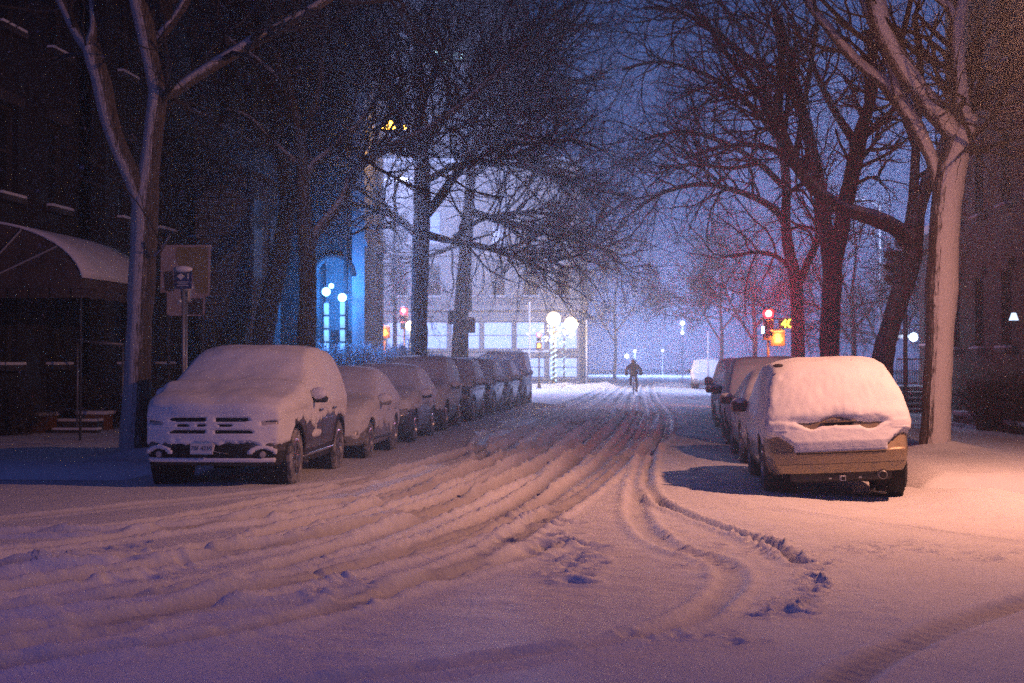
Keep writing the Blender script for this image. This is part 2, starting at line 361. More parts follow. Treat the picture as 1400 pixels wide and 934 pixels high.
# straight tracks up to and through the junction
for i, x in enumerate((-3.6, -2.9, -2.1, -1.5, -0.9, -0.3, 0.35)):
    track([(x*0.7-0.4, 28), (x, 36), (x+0.2, 50), (x*0.8, 75), (x*0.7, 115)], 0.25, 0.04, 0.03, 0.5, seed=30+i, world=True)
for i, y in enumerate((72, 76, 83, 90)):
    track([(-30, y), (-8, y+1), (10, y-1), (30, y)], 0.3, 0.05, 0.05, 0.3, seed=50+i, world=True)
track([(905, 585), (888, 640), (892, 678), (930, 702), (985, 722), (1050, 745), (1095, 772)], 0.10, 0.06, 0.022, 0.6, seed=61)
track([(896, 600), (878, 640), (870, 700), (910, 745), (975, 765), (1000, 790), (960, 835), (860, 870), (640, 905), (300, 960)], 0.2, 0.022, 0.016, 0.2, seed=62)
track([(1120, 950), (1190, 905), (1270, 865), (1400, 822), (1500, 800)], 0.24, 0.022, 0.012, 0.55, tread=0.005, seed=63)
track([(-60, 905), (110, 872), (230, 842), (360, 828), (560, 800), (760, 745)], 0.34, 0.035, 0.02, 0.3, seed=64)
track([(1010, 690), (1180, 708), (1400, 738), (1500, 750)], 0.05, 0.02, 0.01, 0.3, seed=65)
def pits(pixels, r=0.10, dep=0.05, jitter=0):
    global H, WEAR
    for (px, py) in pixels:
        c = G(px, py); cx, cy = c.x+random.gauss(0, jitter), c.y+random.gauss(0, jitter)
        rr = r*random.uniform(0.45, 1.0); dep_ = dep*0.62
        x0, x1 = np.searchsorted(gx, [cx-4*rr, cx+4*rr]); y0, y1 = np.searchsorted(gy, [cy-4*rr, cy+4*rr])
        if x1 <= x0 or y1 <= y0: continue
        X = GX[y0:y1, x0:x1]; Y = GY[y0:y1, x0:x1]; an = random.uniform(0, 3.14)
        u = (X-cx)*math.cos(an)+(Y-cy)*math.sin(an); v = -(X-cx)*math.sin(an)+(Y-cy)*math.cos(an)
        d = np.hypot(u/1.5, v)/rr+0.5*fbm(X*9, Y*9, 2, 3)
        H[y0:y1, x0:x1] += dep_*random.uniform(0.7, 1.2)*(-1.1*np.exp(-(d*1.1)**4)+0.6*np.exp(-((d-1.35)/0.4)**2))
def scatter(poly, n, sx, sy):
    out = []
    for _ in range(int(n*1.25)):
        i = random.randrange(len(poly)-1); t = random.random(); a, b = poly[i], poly[i+1]
        out.append((a[0]+(b[0]-a[0])*t+random.gauss(0, sx), a[1]+(b[1]-a[1])*t+random.gauss(0, sy)))
    return out
pits(scatter([(1000, 726), (1060, 748), (1110, 772), (1118, 795), (1090, 822), (1060, 836)], 70, 14, 5), 0.07, 0.045)
pits(scatter([(735, 712), (770, 735), (800, 765), (760, 790)], 34, 16, 9), 0.11, 0.07)
pits(scatter([(1130, 752), (1250, 748), (1400, 762)], 42, 25, 6), 0.07, 0.035)
pits(scatter([(900, 750), (1000, 745)], 22, 35, 12), 0.07, 0.04)
pits(scatter([(650, 745), (700, 690), (840, 660)], 26, 25, 8), 0.09, 0.045)
pits(scatter([(930, 850), (960, 880)], 12, 40, 8), 0.06, 0.03)
pits(scatter([(380, 742), (120, 790), (300, 700)], 36, 60, 10), 0.08, 0.04)
pits(scatter([(480, 820), (420, 790)], 16, 40, 8), 0.07, 0.035)
# drift beside the right-hand kerb
H += 0.20*np.exp(-(((GX-4.2)/0.75)**2+((GY-20.4)/1.8)**2))+0.05*np.exp(-(((GX-6.2)/2.0)**2+((GY-17)/2.5)**2))
H = np.where(GY > 132, H*0+0.0, H)
# flatten a bed under the sidewalks
side = ((GX < -7.35) | (GX > 4.05)) & (GY > 22) & (GY < 62); H = np.where(side, np.minimum(H, -0.05)-0.05, H)
nY, nX = GX.shape
idx = np.arange(nY*nX).reshape(nY, nX)
F = np.stack([idx[:-1, :-1], idx[:-1, 1:], idx[1:, 1:], idx[1:, :-1]], -1).reshape(-1, 4)
gm = npmesh('snowy_road', np.stack([GX, GY, H], -1).reshape(-1, 3), F)
at = gm.attributes.new('wear', 'FLOAT', 'POINT'); at.data.foreach_set('value', WEAR.ravel().astype(np.float32))
structure(link('snowy_road', gm, None, M_ground))
def hground(x, y):
    i = min(max(np.searchsorted(gx, x), 0), nX-1); j = min(max(np.searchsorted(gy, y), 0), nY-1); return float(H[j, i])
def sidewalk(x0, x1, y0, y1, edge, name='sidewalk'):
    xs = np.arange(x0, x1+0.01, 0.12); ys = np.arange(y0, y1+0.01, 0.16); X, Y = np.meshgrid(xs, ys)
    e = (x1-X) if edge > 0 else (X-x0); f = np.minimum(e, np.minimum(Y-y0, 4))
    Z = -0.12+0.26*np.clip(f/0.45, 0, 1)**0.6+0.05*fbm(X*0.7, Y*0.7, 3, 7)+0.03*fbm(X*3, Y*3, 3, 8)+sum(.16*np.exp(-(np.hypot(X-tx, Y-ty)/.55)**2) for tx, ty in ((5.15, 28.5), (-8.0, 25.1), (5.2, 36.4), (-7.7, 37.4)))
    n, m = X.shape; ii = np.arange(n*m).reshape(n, m); F = np.stack([ii[:-1, :-1], ii[:-1, 1:], ii[1:, 1:], ii[1:, :-1]], -1).reshape(-1, 4)
    me = npmesh(name, np.stack([X, Y, Z], -1).reshape(-1, 3), F); at = me.attributes.new('wear', 'FLOAT', 'POINT')
    structure(link(name, me, None, M_ground))
sidewalk(-14.6, -6.95, 23.5, 62, 1); sidewalk(3.65, 12, 22.2, 62, -1)

# ------------------------------------------------------------------ tubes and trees
def tubes(Pth, Rad, sides):
    """Pth (N,K,3), Rad (N,K) -> V,F"""
    N, K, _ = Pth.shape
    T = np.gradient(Pth, axis=1); T /= np.linalg.norm(T, axis=-1, keepdims=True)+1e-9
    ref = np.zeros_like(T); ref[..., 0] = 0.31; ref[..., 1] = 0.9; ref[..., 2] = 0.29
    U = np.cross(T, ref); U /= np.linalg.norm(U, axis=-1, keepdims=True)+1e-9; W = np.cross(T, U)
    a = np.arange(sides)*2*np.pi/sides
    V = Pth[:, :, None, :]+Rad[:, :, None, None]*(np.cos(a)[None, None, :, None]*U[:, :, None, :]+np.sin(a)[None, None, :, None]*W[:, :, None, :])
    ii = np.arange(N*K*sides).reshape(N, K, sides)
    A = ii[:, :-1]; B = ii[:, 1:]
    F = np.stack([A, np.roll(A, -1, 2), np.roll(B, -1, 2), B], -1).reshape(-1, 4)
    return V.reshape(-1, 3), F
def spawn(Pth, Rad, n, length, ang, ratio, rmin, K=6, wander=0.25, up=0.1, umin=0.25, rmax=1.0, wgt=None):
    N, Kp, _ = Pth.shape
    L = np.linalg.norm(np.diff(Pth, axis=1), axis=-1).sum(1); wt = L if wgt is None else L*wgt
    i = rng.choice(N, n, p=wt/wt.sum()); u = umin+(1-umin)*rng.random(n)**0.85
    f = u*(Kp-1); k = np.minimum(f.astype(int), Kp-2); fr = (f-k)[:, None]
    base = Pth[i, k]*(1-fr)+Pth[i, k+1]*fr; T = Pth[i, k+1]-Pth[i, k]; T /= np.linalg.norm(T, axis=1, keepdims=True)+1e-9
    r0 = np.clip((Rad[i, k]*(1-fr[:, 0])+Rad[i, k+1]*fr[:, 0])*ratio, rmin, rmax)
    rv = rng.normal(size=(n, 3)); pr = rv-(rv*T).sum(1, keepdims=True)*T; pr /= np.linalg.norm(pr, axis=1, keepdims=True)+1e-9
    th = np.radians(rng.uniform(ang[0], ang[1], n))[:, None]
    d = np.cos(th)*T+np.sin(th)*pr
    ln = rng.uniform(length[0], length[1], n)*(1.15-0.5*u)
    out = np.zeros((n, K, 3)); out[:, 0] = base
    for s in range(1, K):
        d = d+wander*rng.normal(size=(n, 3)); d[:, 2] += up; d /= np.linalg.norm(d, axis=1, keepdims=True)
        out[:, s] = out[:, s-1]+d*(ln/(K-1))[:, None]
    rr = r0[:, None]*np.linspace(1, 0.35, K)[None]
    return out, rr
def resample(pts, rad, step):
    P3 = smooth_poly(pts, step); n = len(P3); src = np.array([0]+[(Vector(b)-Vector(a)).length for a, b in zip(pts, pts[1:])]).cumsum()
    d = np.array([0]+[(b-a).length for a, b in zip(P3, P3[1:])]).cumsum(); d = d/d[-1]*src[-1]
    return np.array([list(p) for p in P3]), np.interp(d, src, rad)
def make_tree(Y, limbs, mat, label, cat='tree', group='bare snowy street trees', dens=1.0, drift=1.0, twig_r=0.006, spread=1.0, droop=0.0, base_z=-0.15, crown_mat=None, seed=0, name='bare_tree', lims=None):
    global rng
    rng = np.random.default_rng(seed+100); rs = random.Random(seed)
    Vs, Fs, off = [], [], 0; par = []
    b = P(limbs[0][0][0], limbs[0][0][1], Y); base = Vector((b.x, Y, base_z))
    root = empty(name, base, label, cat, group)
    for li, limb in enumerate(limbs):
        pts = []; yy = 0; sl = rs.uniform(-0.5, 0.5)*drift if li else 0
        if len(limb[0]) > 3: yy = limb[0][3]
        for k, q in enumerate(limb):
            yk = yy+sl*k*0.55
            if len(q) > 3: yk = q[3]
            p = P(q[0], q[1], Y+yk)
            if li == 0 and k == 0: p.z = base_z
            pts.append(p)
        rad = [q[2]*mpp(Y) for q in limb]
        A, r = resample(pts, rad, 0.14)
        nz = np.array([noise.noise(Vector(a)*1.3+Vector((seed, li, 0))) for a in A]); r = r*(1+0.10*nz)
        sd = 20 if r.max() > 0.12 else 10
        V, F = tubes(A[None], r[None], sd)
        # knobbly surface
        V2 = V.reshape(len(A), sd, 3); cen = A[:, None, :]
        lump = np.array([[noise.noise(Vector(v)*4.0) for v in ring] for ring in V2])
        V2 = cen+(V2-cen)*(1+0.09*lump[..., None]); Vs.append(V2.reshape(-1, 3)); Fs.append(F+off); off += len(V)
        if li or len(limbs) == 1: par.append((A, r))
        elif len(A) > 4: par.append((A[-len(A)//4:], r[-len(A)//4:]))
    me = npmesh('trunk', np.concatenate(Vs)-np.array(base), np.concatenate(Fs)); link('trunk', me, root, mat)
    K0 = 12
    PP = np.zeros((len(par), K0, 3)); RR = np.zeros((len(par), K0))
    for i, (A, r) in enumerate(par):
        f = np.linspace(0, len(A)-1, K0)
        for c in range(3): PP[i, :, c] = np.interp(f, np.arange(len(A)), A[:, c])
        RR[i] = np.interp(f, np.arange(len(A)), r)
    n1 = int(len(par)*7*dens)
    s = spread
    b1, r1 = spawn(PP, RR, n1, (1.4*s, 3.4*s), (30, 75), 0.5, 0.014, 8, 0.22, 0.07-droop, 0.2, 0.06)
    b2, r2 = spawn(b1, r1, n1*6, (0.8*s, 1.9*s), (25, 65), 0.6, twig_r*1.4, 6, 0.25, 0.02-droop, 0.15, 0.03)
    b3, r3 = spawn(b2, r2, n1*24, (0.35*s, 0.95*s), (20, 65), 0.6, twig_r, 5, 0.28, 0.0-droop, 0.1, 0.012)
    Vs, Fs, off = [], [], 0
    for (a, r, sd) in ((b1, r1, 6), (b2, r2, 4), (b3, r3, 3)):
        V, F = tubes(a, r, sd); Vs.append(V); Fs.append(F+off); off += len(V)
    me = npmesh('crown', np.concatenate(Vs)-np.array(base), np.concatenate(Fs)); link('crown', me, root, crown_mat or M_twig)
    return root
YL1 = 25.2
make_tree(YL1, [
    [(186, 650, 26), (184, 600, 20), (187, 540, 18.5), (190, 460, 18), (194, 380, 18), (197, 320, 19), (199, 275, 19), (203, 240, 15), (208, 200, 13), (212, 160, 14), (217, 125, 15)],
    [(196, 290, 12), (184, 250, 13), (166, 210, 12.5), (150, 165, 13), (138, 110, 13), (123, 62, 12)],
    [(123, 68, 10), (108, 50, 7.5), (92, 20, 6.5), (74, -20, 6), (60, -60, 5)],
    [(122, 66, 9), (128, 35, 6), (127, 0, 6), (130, -50, 5)],
    [(217, 130, 13), (206, 80, 12), (198, 35, 13), (186, -10, 12), (175, -70, 10)],
    [(216, 60, 4, 0), (232, 35, 6.5), (252, 5, 7), (275, -40, 6)],
    [(212, 62, 7, 0), (222, 45, 7), (236, 28, 6)],
    [(222, 128, 11), (240, 124, 9), (262, 108, 8.5), (300, 84, 9), (345, 58, 9.5), (385, 36, 8), (430, 10, 7.5), (470, -18, 7), (520, -55, 6)],
    [(199, 230, 5, .1), (203, 180, 4), (208, 130, 3.5)],
    [(212, 350, 3, -.2), (222, 340, 2.2), (232, 322, 1.6)],
], M_barkL, 'big rough-barked tree plastered with snow beside the front-left parked SUV', seed=1, dens=0.55, drift=0.5)
make_tree(37.5, [
    [(418, 520, 14), (419, 470, 12.5), (421, 400, 12), (420, 350, 12), (417, 315, 12), (414, 260, 9), (412, 200, 8), (402, 150, 7), (388, 110, 6), (374, 60, 5), (362, 0, 4)],
    [(421, 345, 9), (432, 318, 7.5), (455, 292, 7), (474, 262, 6.5), (481, 240, 6.5), (500, 222, 6), (535, 200, 6), (575, 182, 5.5), (625, 148, 4.5), (668, 110, 3.5), (720, 60, 2.5)],
    [(416, 250, 6), (428, 225, 5), (452, 205, 4.5), (480, 180, 4), (505, 150, 3.5), (530, 110, 3)],
    [(412, 190, 6), (424, 160, 5), (436, 120, 4.5), (440, 70, 4), (448, 10, 3.5)],
    [(406, 160, 5), (395, 100, 4), (410, 40, 3.5), (425, -20, 3)],
    [(390, 115, 4), (350, 80, 3.5), (310, 50, 3), (290, 0, 2.5)],
    [(414, 230, 4), (380, 200, 3.5), (340, 160, 3), (310, 150, 2.5)],
], M_bark, 'forked street tree with one long snow-lined limb reaching right, second on the left pavement', seed=2, dens=1.9, spread=1.05)
make_tree(42, [
    [(350, 520, 17), (360, 460, 15), (372, 400, 14), (384, 345, 13), (391, 290, 11), (388, 230, 10), (376, 160, 8), (360, 90, 7), (345, 20, 5)],
    [(391, 300, 8), (410, 250, 6), (440, 190, 5), (462, 120, 4), (476, 50, 3)],
    [(386, 220, 7), (352, 180, 5), (318, 120, 4), (300, 60, 3)],
    [(378, 170, 6), (400, 110, 5), (420, 40, 4)],
    [(388, 260, 5), (350, 240, 4), (310, 225, 3), (270, 215, 2.5)],
], M_barkd, 'dark leaning tree set back against the left-hand houses', seed=3, dens=2.2)
make_tree(54, [
    [(573, 520, 13), (573, 450, 12), (574, 380, 11.5), (576, 320, 12), (577, 270, 12), (577, 215, 10), (575, 150, 8), (572, 90, 6), (566, 20, 5)],
    [(578, 300, 7), (600, 272, 7), (622, 240, 6), (655, 200, 5), (700, 165, 4), (745, 140, 3)],
    [(579, 320, 6), (610, 328, 5), (650, 335, 4), (700, 350, 3), (750, 372, 2)],
    [(574, 325, 6), (545, 300, 5), (510, 285, 4), (465, 275, 3)],
    [(576, 225, 6), (556, 195, 5), (535, 150, 4), (515, 90, 3)],
    [(577, 200, 6), (620, 150, 5), (680, 100, 4), (740, 70, 3)],
    [(575, 150, 5), (600, 90, 4), (640, 30, 3), (680, -20, 2)],
    [(578, 250, 5), (630, 225, 4), (700, 225, 3.5), (770, 245, 2.5), (820, 270, 2)],
    [(575, 170, 5), (530, 110, 4), (490, 60, 3), (460, 0, 2)],
    [(640, 222, 4), (690, 200, 3.5), (745, 195, 3), (790, 190, 2)],
    [(655, 200, 4), (700, 120, 3), (760, 60, 2.5), (800, 10, 2)],
    [(620, 325, 4), (660, 300, 3), (720, 290, 2.5), (780, 300, 2)],
], M_barkd, 'straight dark-trunked tree with a wide dense crown, third on the left pavement', seed=4, dens=3.6, spread=1.2, twig_r=0.0075)
make_tree(64, [
    [(626, 520, 11), (628, 460, 10), (632, 400, 9.5), (637, 340, 9), (641, 280, 8), (646, 210, 6), (650, 140, 5), (652, 60, 4)],
    [(641, 290, 6), (680, 300, 5), (730, 315, 4), (790, 330, 3), (840, 345, 2)],
    [(644, 240, 5), (690, 215, 4), (750, 230, 3), (815, 270, 2)],
    [(647, 190, 5), (690, 150, 4), (740, 120, 3), (790, 110, 2)],
    [(650, 130, 4), (700, 60, 3), (760, 20, 3), (810, -10, 2)],
    [(638, 330, 4), (600, 345, 3), (560, 360, 2)],
    [(690, 303, 4), (730, 340, 3), (770, 365, 2)],
], M_barkd, 'smooth grey trunk beside the back of the junction signals on the left', seed=5, dens=3.4, spread=1.35, twig_r=0.008)
YR1 = 28.6
make_tree(YR1, [
    [(1279, 640, 27), (1279, 600, 21), (1281, 540, 19), (1284, 480, 19), (1287, 410, 21), (1290, 340, 20.5), (1293, 290, 20), (1298, 245, 20), (1308, 205, 19), (1317, 178, 18), (1318, 158, 17)],
    [(1286, 270, 10), (1280, 240, 9), (1273, 215, 8.5), (1262, 192, 10), (1250, 168, 11), (1236, 146, 12), (1222, 126, 13), (1203, 108, 9), (1176, 88, 8), (1152, 62, 7), (1130, 35, 6.5), (1108, 8, 6), (1088, -30, 5)],
    [(1228, 132, 7), (1222, 105, 6), (1212, 78, 5.5), (1200, 55, 5), (1182, 10, 4), (1170, -30, 4)],
    [(1316, 170, 14), (1313, 130, 11.5), (1309, 80, 10.5), (1308, 40, 11), (1314, 0, 10), (1322, -50, 9)],
    [(1308, 30, 8), (1296, 8, 6), (1276, -8, 5.5), (1255, -40, 5)],
    [(1308, 190, 12), (1286, 160, 15), (1262, 132, 15.5), (1240, 102, 15), (1222, 72, 14), (1207, 42, 13), (1198, 5, 13), (1190, -50, 12)],
], M_barkR, 'stout snow-plastered tree lit orange, right behind the tan SUV', seed=6, dens=0.7, drift=0.4)
make_tree(36.5, [
    [(1201, 530, 18), (1206, 500, 14.5), (1215, 455, 13.5), (1226, 418, 13.5), (1238, 382, 14), (1246, 352, 14.5), (1249, 328, 13), (1255, 295, 9), (1268, 250, 9), (1290, 200, 8), (1310, 140, 7), (1330, 60, 6)],
    [(1246, 340, 12), (1228, 314, 11), (1195, 298, 10.5), (1160, 288, 9), (1128, 270, 8.5), (1104, 248, 8), (1088, 224, 7.5), (1078, 200, 7), (1066, 170, 6), (1063, 140, 5.5), (1070, 110, 5), (1066, 60, 4), (1058, 10, 3)],
    [(1086, 222, 5), (1094, 180, 4.5), (1100, 140, 4), (1110, 80, 3.5), (1118, 20, 3)],
    [(1238, 330, 8), (1246, 290, 7), (1251, 230, 6.5), (1254, 160, 6), (1258, 90, 5), (1250, 20, 4)],
    [(1066, 165, 4), (1030, 120, 3), (990, 70, 3), (960, 20, 2)],
    [(1250, 200, 4), (1225, 130, 3.5), (1215, 60, 3)],
], M_bark, 'leaning tree whose thick low limb curves left, next after the orange-lit tree', seed=7, dens=0.8)
make_tree(44.5, [
    [(1134, 520, 15), (1134, 470, 13.5), (1136, 420, 13), (1138, 370, 13.5), (1132, 335, 11), (1126, 290, 9), (1118, 240, 8.5), (1106, 190, 8), (1094, 140, 7), (1080, 80, 5), (1065, 20, 4)],
    [(1140, 360, 12), (1148, 325, 10.5), (1156, 280, 10.5), (1166, 235, 11), (1174, 195, 10.5), (1180, 170, 9), (1192, 130, 7), (1194, 90, 6), (1186, 40, 5)],
    [(1172, 190, 7), (1190, 178, 6), (1208, 164, 5), (1226, 145, 4)],
    [(1172, 200, 7), (1158, 178, 6), (1140, 150, 5), (1120, 110, 4), (1100, 60, 3)],
    [(1118, 240, 5), (1085, 215, 4), (1040, 200, 4), (990, 200, 3), (940, 215, 2)],
    [(1094, 140, 5), (1050, 100, 4), (1000, 60, 3), (950, 30, 2)],
    [(1106, 180, 4), (1070, 120, 3), (1020, 130, 3), (970, 140, 2)],
], M_barkd, 'dark tree forked in a tall Y, third on the right pavement', seed=8, dens=1.25, twig_r=0.0075)
make_tree(53.5, [
    [(1091, 520, 10.5), (1091, 470, 9.5), (1090, 420, 9), (1088, 385, 9), (1078, 340, 8), (1074, 300, 7), (1075, 250, 6.5), (1068, 200, 6), (1055, 150, 5), (1040, 90, 4), (1025, 30, 3)],
    [(1094, 385, 6), (1106, 355, 5.5), (1118, 325, 5), (1116, 270, 4), (1108, 200, 3)],
    [(1076, 305, 5), (1050, 280, 4.5), (1010, 262, 4), (960, 252, 3.5), (910, 262, 3), (870, 285, 2)],
    [(1075, 260, 4.5), (1040, 225, 4), (990, 195, 3.5), (935, 180, 3), (880, 190, 2)],
    [(1065, 190, 4.5), (1020, 140, 4), (960, 100, 3), (900, 85, 2.5), (850, 95, 2)],
    [(1050, 130, 4), (1000, 60, 3), (940, 20, 3), (880, 10, 2)],
    [(1040, 222, 3.5), (1000, 230, 3), (950, 225, 2.5), (900, 230, 2)],
    [(1084, 370, 4), (1060, 350, 3.5), (1030, 345, 3), (1000, 352, 2)],
    [(1030, 60, 3), (980, 0, 3), (920, -40, 2)],
], M_barkd, 'slim dark tree with long drooping left boughs, last before the red signal', seed=9, dens=2.0, spread=1.25, droop=0.05, twig_r=0.0075)
# trees beyond the junction
FT = []
for i, (px, Y, h, lb) in enumerate([(1030, 84, 9, 'thin bare tree glowing pink just behind the red signal'), (985, 112, 10, 'faint bare tree left of the thin lit pole across the junction'),
                                    (1165, 70, 8, 'low bushy bare tree seen between the two right-hand trunks'), (840, 138, 11, 'ghostly tree deep in the haze left of the cyclist'), (1215, 78, 6, 'small twiggy tree under the snow-capped yellow signal')]):
    b = px; hh = h/mpp(Y); y0 = 492+1.7/mpp(Y)
    def L(*q): return [(b+dx*hh, y0-dy*hh, r/mpp(Y)*0.01) for dx, dy, r in q]
    make_tree(Y, [L((0, -.02, 16), (0.01, .3, 12), (0.0, .55, 9), (0.02, .8, 5), (0, 1, 3)), L((0, .3, 8), (-.12, .5, 6), (-.22, .75, 3)), L((0, .36, 8), (.14, .55, 6), (.26, .78, 3)),
                  L((0, .5, 6), (-.08, .75, 4), (-.1, 1, 2)), L((0, .45, 5), (-.2, .5, 4), (-.38, .58, 2)), L((0, .5, 5), (.2, .55, 4), (.36, .6, 2))],
              M_barkd, lb, group='hazy bare trees beyond the junction', seed=20+i, dens=2.2, spread=0.9, twig_r=0.012)

# ------------------------------------------------------------------ cars
def sstep(x, a, b):
    t = np.clip((x-a)/(b-a), 0, 1); return t*t*(3-2*t)
SPEC = {
 'suvA': dict(L=5.08, W=1.99, H=1.80, belt=1.10, top=[(0, .98), (.10, 1.07), (.45, 1.13), (1.15, 1.20), (1.35, 1.26), (2.15, 1.70), (2.6, 1.79), (3.6, 1.80), (4.5, 1.74), (4.85, 1.62), (5.0, 1.25), (5.08, 1.0)],
     bot=.27, yF=[(.2, .06), (.5, 0), (.62, .03), (.8, .05), (1.0, .09), (1.2, .2)], yR=[(.2, .1), (.5, 0), (.75, .05), (1.1, .1), (1.7, .28)], ax=(.92, 3.96), wr=.385, tum=.22),
 'suvB': dict(L=4.83, W=1.86, H=1.66, belt=1.02, top=[(0, .80), (.12, .90), (.5, 1.0), (1.1, 1.06), (1.3, 1.12), (2.0, 1.55), (2.45, 1.64), (3.4, 1.66), (4.3, 1.61), (4.55, 1.50), (4.70, 1.30), (4.83, .98)],
     bot=.29, yF=[(.2, .08), (.5, 0), (.9, .1)], yR=[(.2, .12), (.34, .03), (.45, 0), (.60, .0), (.62, .02), (.86, .12), (.95, .14), (1.2, .24), (1.45, .42), (1.7, .62)], ax=(.95, 3.72), wr=.36, tum=.24),
 'suvC': dict(L=4.6, W=1.84, H=1.70, belt=1.02, top=[(0, .82), (.12, .94), (.5, 1.02), (1.0, 1.08), (1.2, 1.14), (1.9, 1.58), (2.3, 1.68), (3.3, 1.70), (4.1, 1.66), (4.35, 1.5), (4.5, 1.1), (4.6, .9)],
     bot=.28, yF=[(.2, .08), (.5, 0), (.9, .1)], yR=[(.2, .1), (.5, 0), (.9, .1), (1.6, .35)], ax=(.88, 3.55), wr=.35, tum=.22),
 'sedan': dict(L=4.65, W=1.80, H=1.46, belt=.92, top=[(0, .66), (.12, .76), (.5, .86), (1.05, .94), (1.25, 1.0), (2.0, 1.36), (2.4, 1.45), (3.1, 1.45), (3.6, 1.33), (4.05, 1.06), (4.4, 1.0), (4.58, .94), (4.65, .8)],
     bot=.22, yF=[(.2, .1), (.45, 0), (.8, .14)], yR=[(.2, .1), (.5, 0), (.9, .1)], ax=(.88, 3.6), wr=.32, tum=.26),
 'van': dict(L=4.9, W=1.95, H=1.98, belt=1.15, top=[(0, .95), (.12, 1.1), (.5, 1.2), (.9, 1.3), (1.6, 1.85), (2.0, 1.96), (3.5, 1.98), (4.6, 1.93), (4.8, 1.75), (4.9, 1.2)],
     bot=.28, yF=[(.2, .08), (.5, 0), (1.0, .1)], yR=[(.2, .08), (.5, 0), (1.2, .06), (1.9, .2)], ax=(.92, 3.85), wr=.35, tum=.15),
}
def cube_surface(na, nb, nc):
    Vs, Fs, side, off = [], [], [], 0
    A = np.linspace(-1, 1, na+1); B = np.linspace(-1, 1, nb+1); C = np.linspace(-1, 1, nc+1)
    def add(X, Y, Z, flip, sid):
        nonlocal off
        n, m = X.shape; ii = np.arange(n*m).reshape(n, m)+off
        f = np.stack([ii[:-1, :-1], ii[:-1, 1:], ii[1:, 1:], ii[1:, :-1]], -1).reshape(-1, 4)
        if flip: f = f[:, ::-1]
        Vs.append(np.stack([X, Y, Z], -1).reshape(-1, 3)); Fs.append(f); side.extend([sid]*len(f)); off += n*m
    for s in (-1, 1):
        X, Y = np.meshgrid(A, B); add(X, Y, X*0+s, s < 0, 'b' if s < 0 else 't')
        Y, Z = np.meshgrid(B, C); add(Y*0+s, Y, Z, s < 0, 'l' if s < 0 else 'r')
        X, Z = np.meshgrid(A, C); add(X, X*0+s, Z, s > 0, 'f' if s < 0 else 'k')
    V = np.concatenate(Vs); F = np.concatenate(Fs)
    key = np.round(V*1e5).astype(np.int64); _, first, inv = np.unique(key, axis=0, return_index=True, return_inverse=True)
    inv = inv.reshape(-1)
    return V[first], inv[F], np.array(side)
def body_shape(sp, na, nb, nc):
    V, F, side = cube_surface(na, nb, nc); a, b, c = V.T; L, W, Hh = sp['L'], sp['W'], sp['H']
    t = (b+1)/2; ty = np.array([q[0] for q in sp['top']])/L; tz = np.array([q[1] for q in sp['top']])
    zt = sum(np.interp(np.clip(t+k*0.012, 0, 1), ty, tz) for k in (-1.5, -1, -.5, 0, .5, 1, 1.5))/7
    zb = sp['bot']+0.05*np.abs(2*t-1)**6
    cc = (c+1)/2; cc = cc**0.9; z = zb+(zt-zb)*cc
    z = z-(0.055*np.abs(a)**4*(0.4+0.6*sstep(zt, 1.0, 1.5)))*sstep(c, -.2, 1)
    a2 = a*(1-0.055*np.abs(c)**8)
    plan = 1-0.10*np.abs(2*t-1)**7-0.02*np.abs(2*t-1)**2
    tum = 1-sp['tum']*np.clip((z-sp['belt'])/(Hh-sp['belt']), 0, 1.1)**1.15-0.05*np.clip((.7-z)/.45, 0, 1)**2+0.012*np.exp(-((z-sp['belt']+.05)/.06)**2)
    x = a2*W/2*plan*tum
    yf = np.interp(z, *zip(*sp['yF']))+0.13*np.abs(a)**3.2; yr = np.interp(z, *zip(*sp['yR']))+0.11*np.abs(a)**3.5
    y = yf+(L-yr-yf)*t
    return np.stack([x, y, z], -1), F, side
def vnormals(V, F):
    n = np.cross(V[F[:, 2]]-V[F[:, 0]], V[F[:, 3]]-V[F[:, 1]]); N = np.zeros_like(V)
    for k in range(4): np.add.at(N, F[:, k], n)
    return N/(np.linalg.norm(N, axis=1, keepdims=True)+1e-9)
def nz3(V, s, seed=0):
    return np.array([noise.fractal(Vector(v)*s+Vector((seed, seed*2, 0)), 1.0, 2.0, 3) for v in V])
def cut(V, F, side, sp, Rr):
    C = V[F].mean(1); keep = np.ones(len(F), bool)
    for ay in sp['ax']:
        d = np.hypot(C[:, 1]-ay, C[:, 2]-sp['wr']); keep &= ~(((side == 'l') | (side == 'r') | ((side == 'b') & (np.abs(C[:, 0]) > sp['W']/2-.35))) & (d < Rr))
        dv = np.hypot(V[:, 1]-ay, V[:, 2]-sp['wr']); m = (np.abs(dv-Rr) < 0.03) & (np.abs(V[:, 0]) > sp['W']*0.4)
        for c_, o in ((1, ay), (2, sp['wr'])): V[m, c_] = o+(V[m, c_]-o)*Rr/dv[m]
    return F[keep]
def compact(V, F):
    u, inv = np.unique(F, return_inverse=True); return V[u], inv.reshape(F.shape)
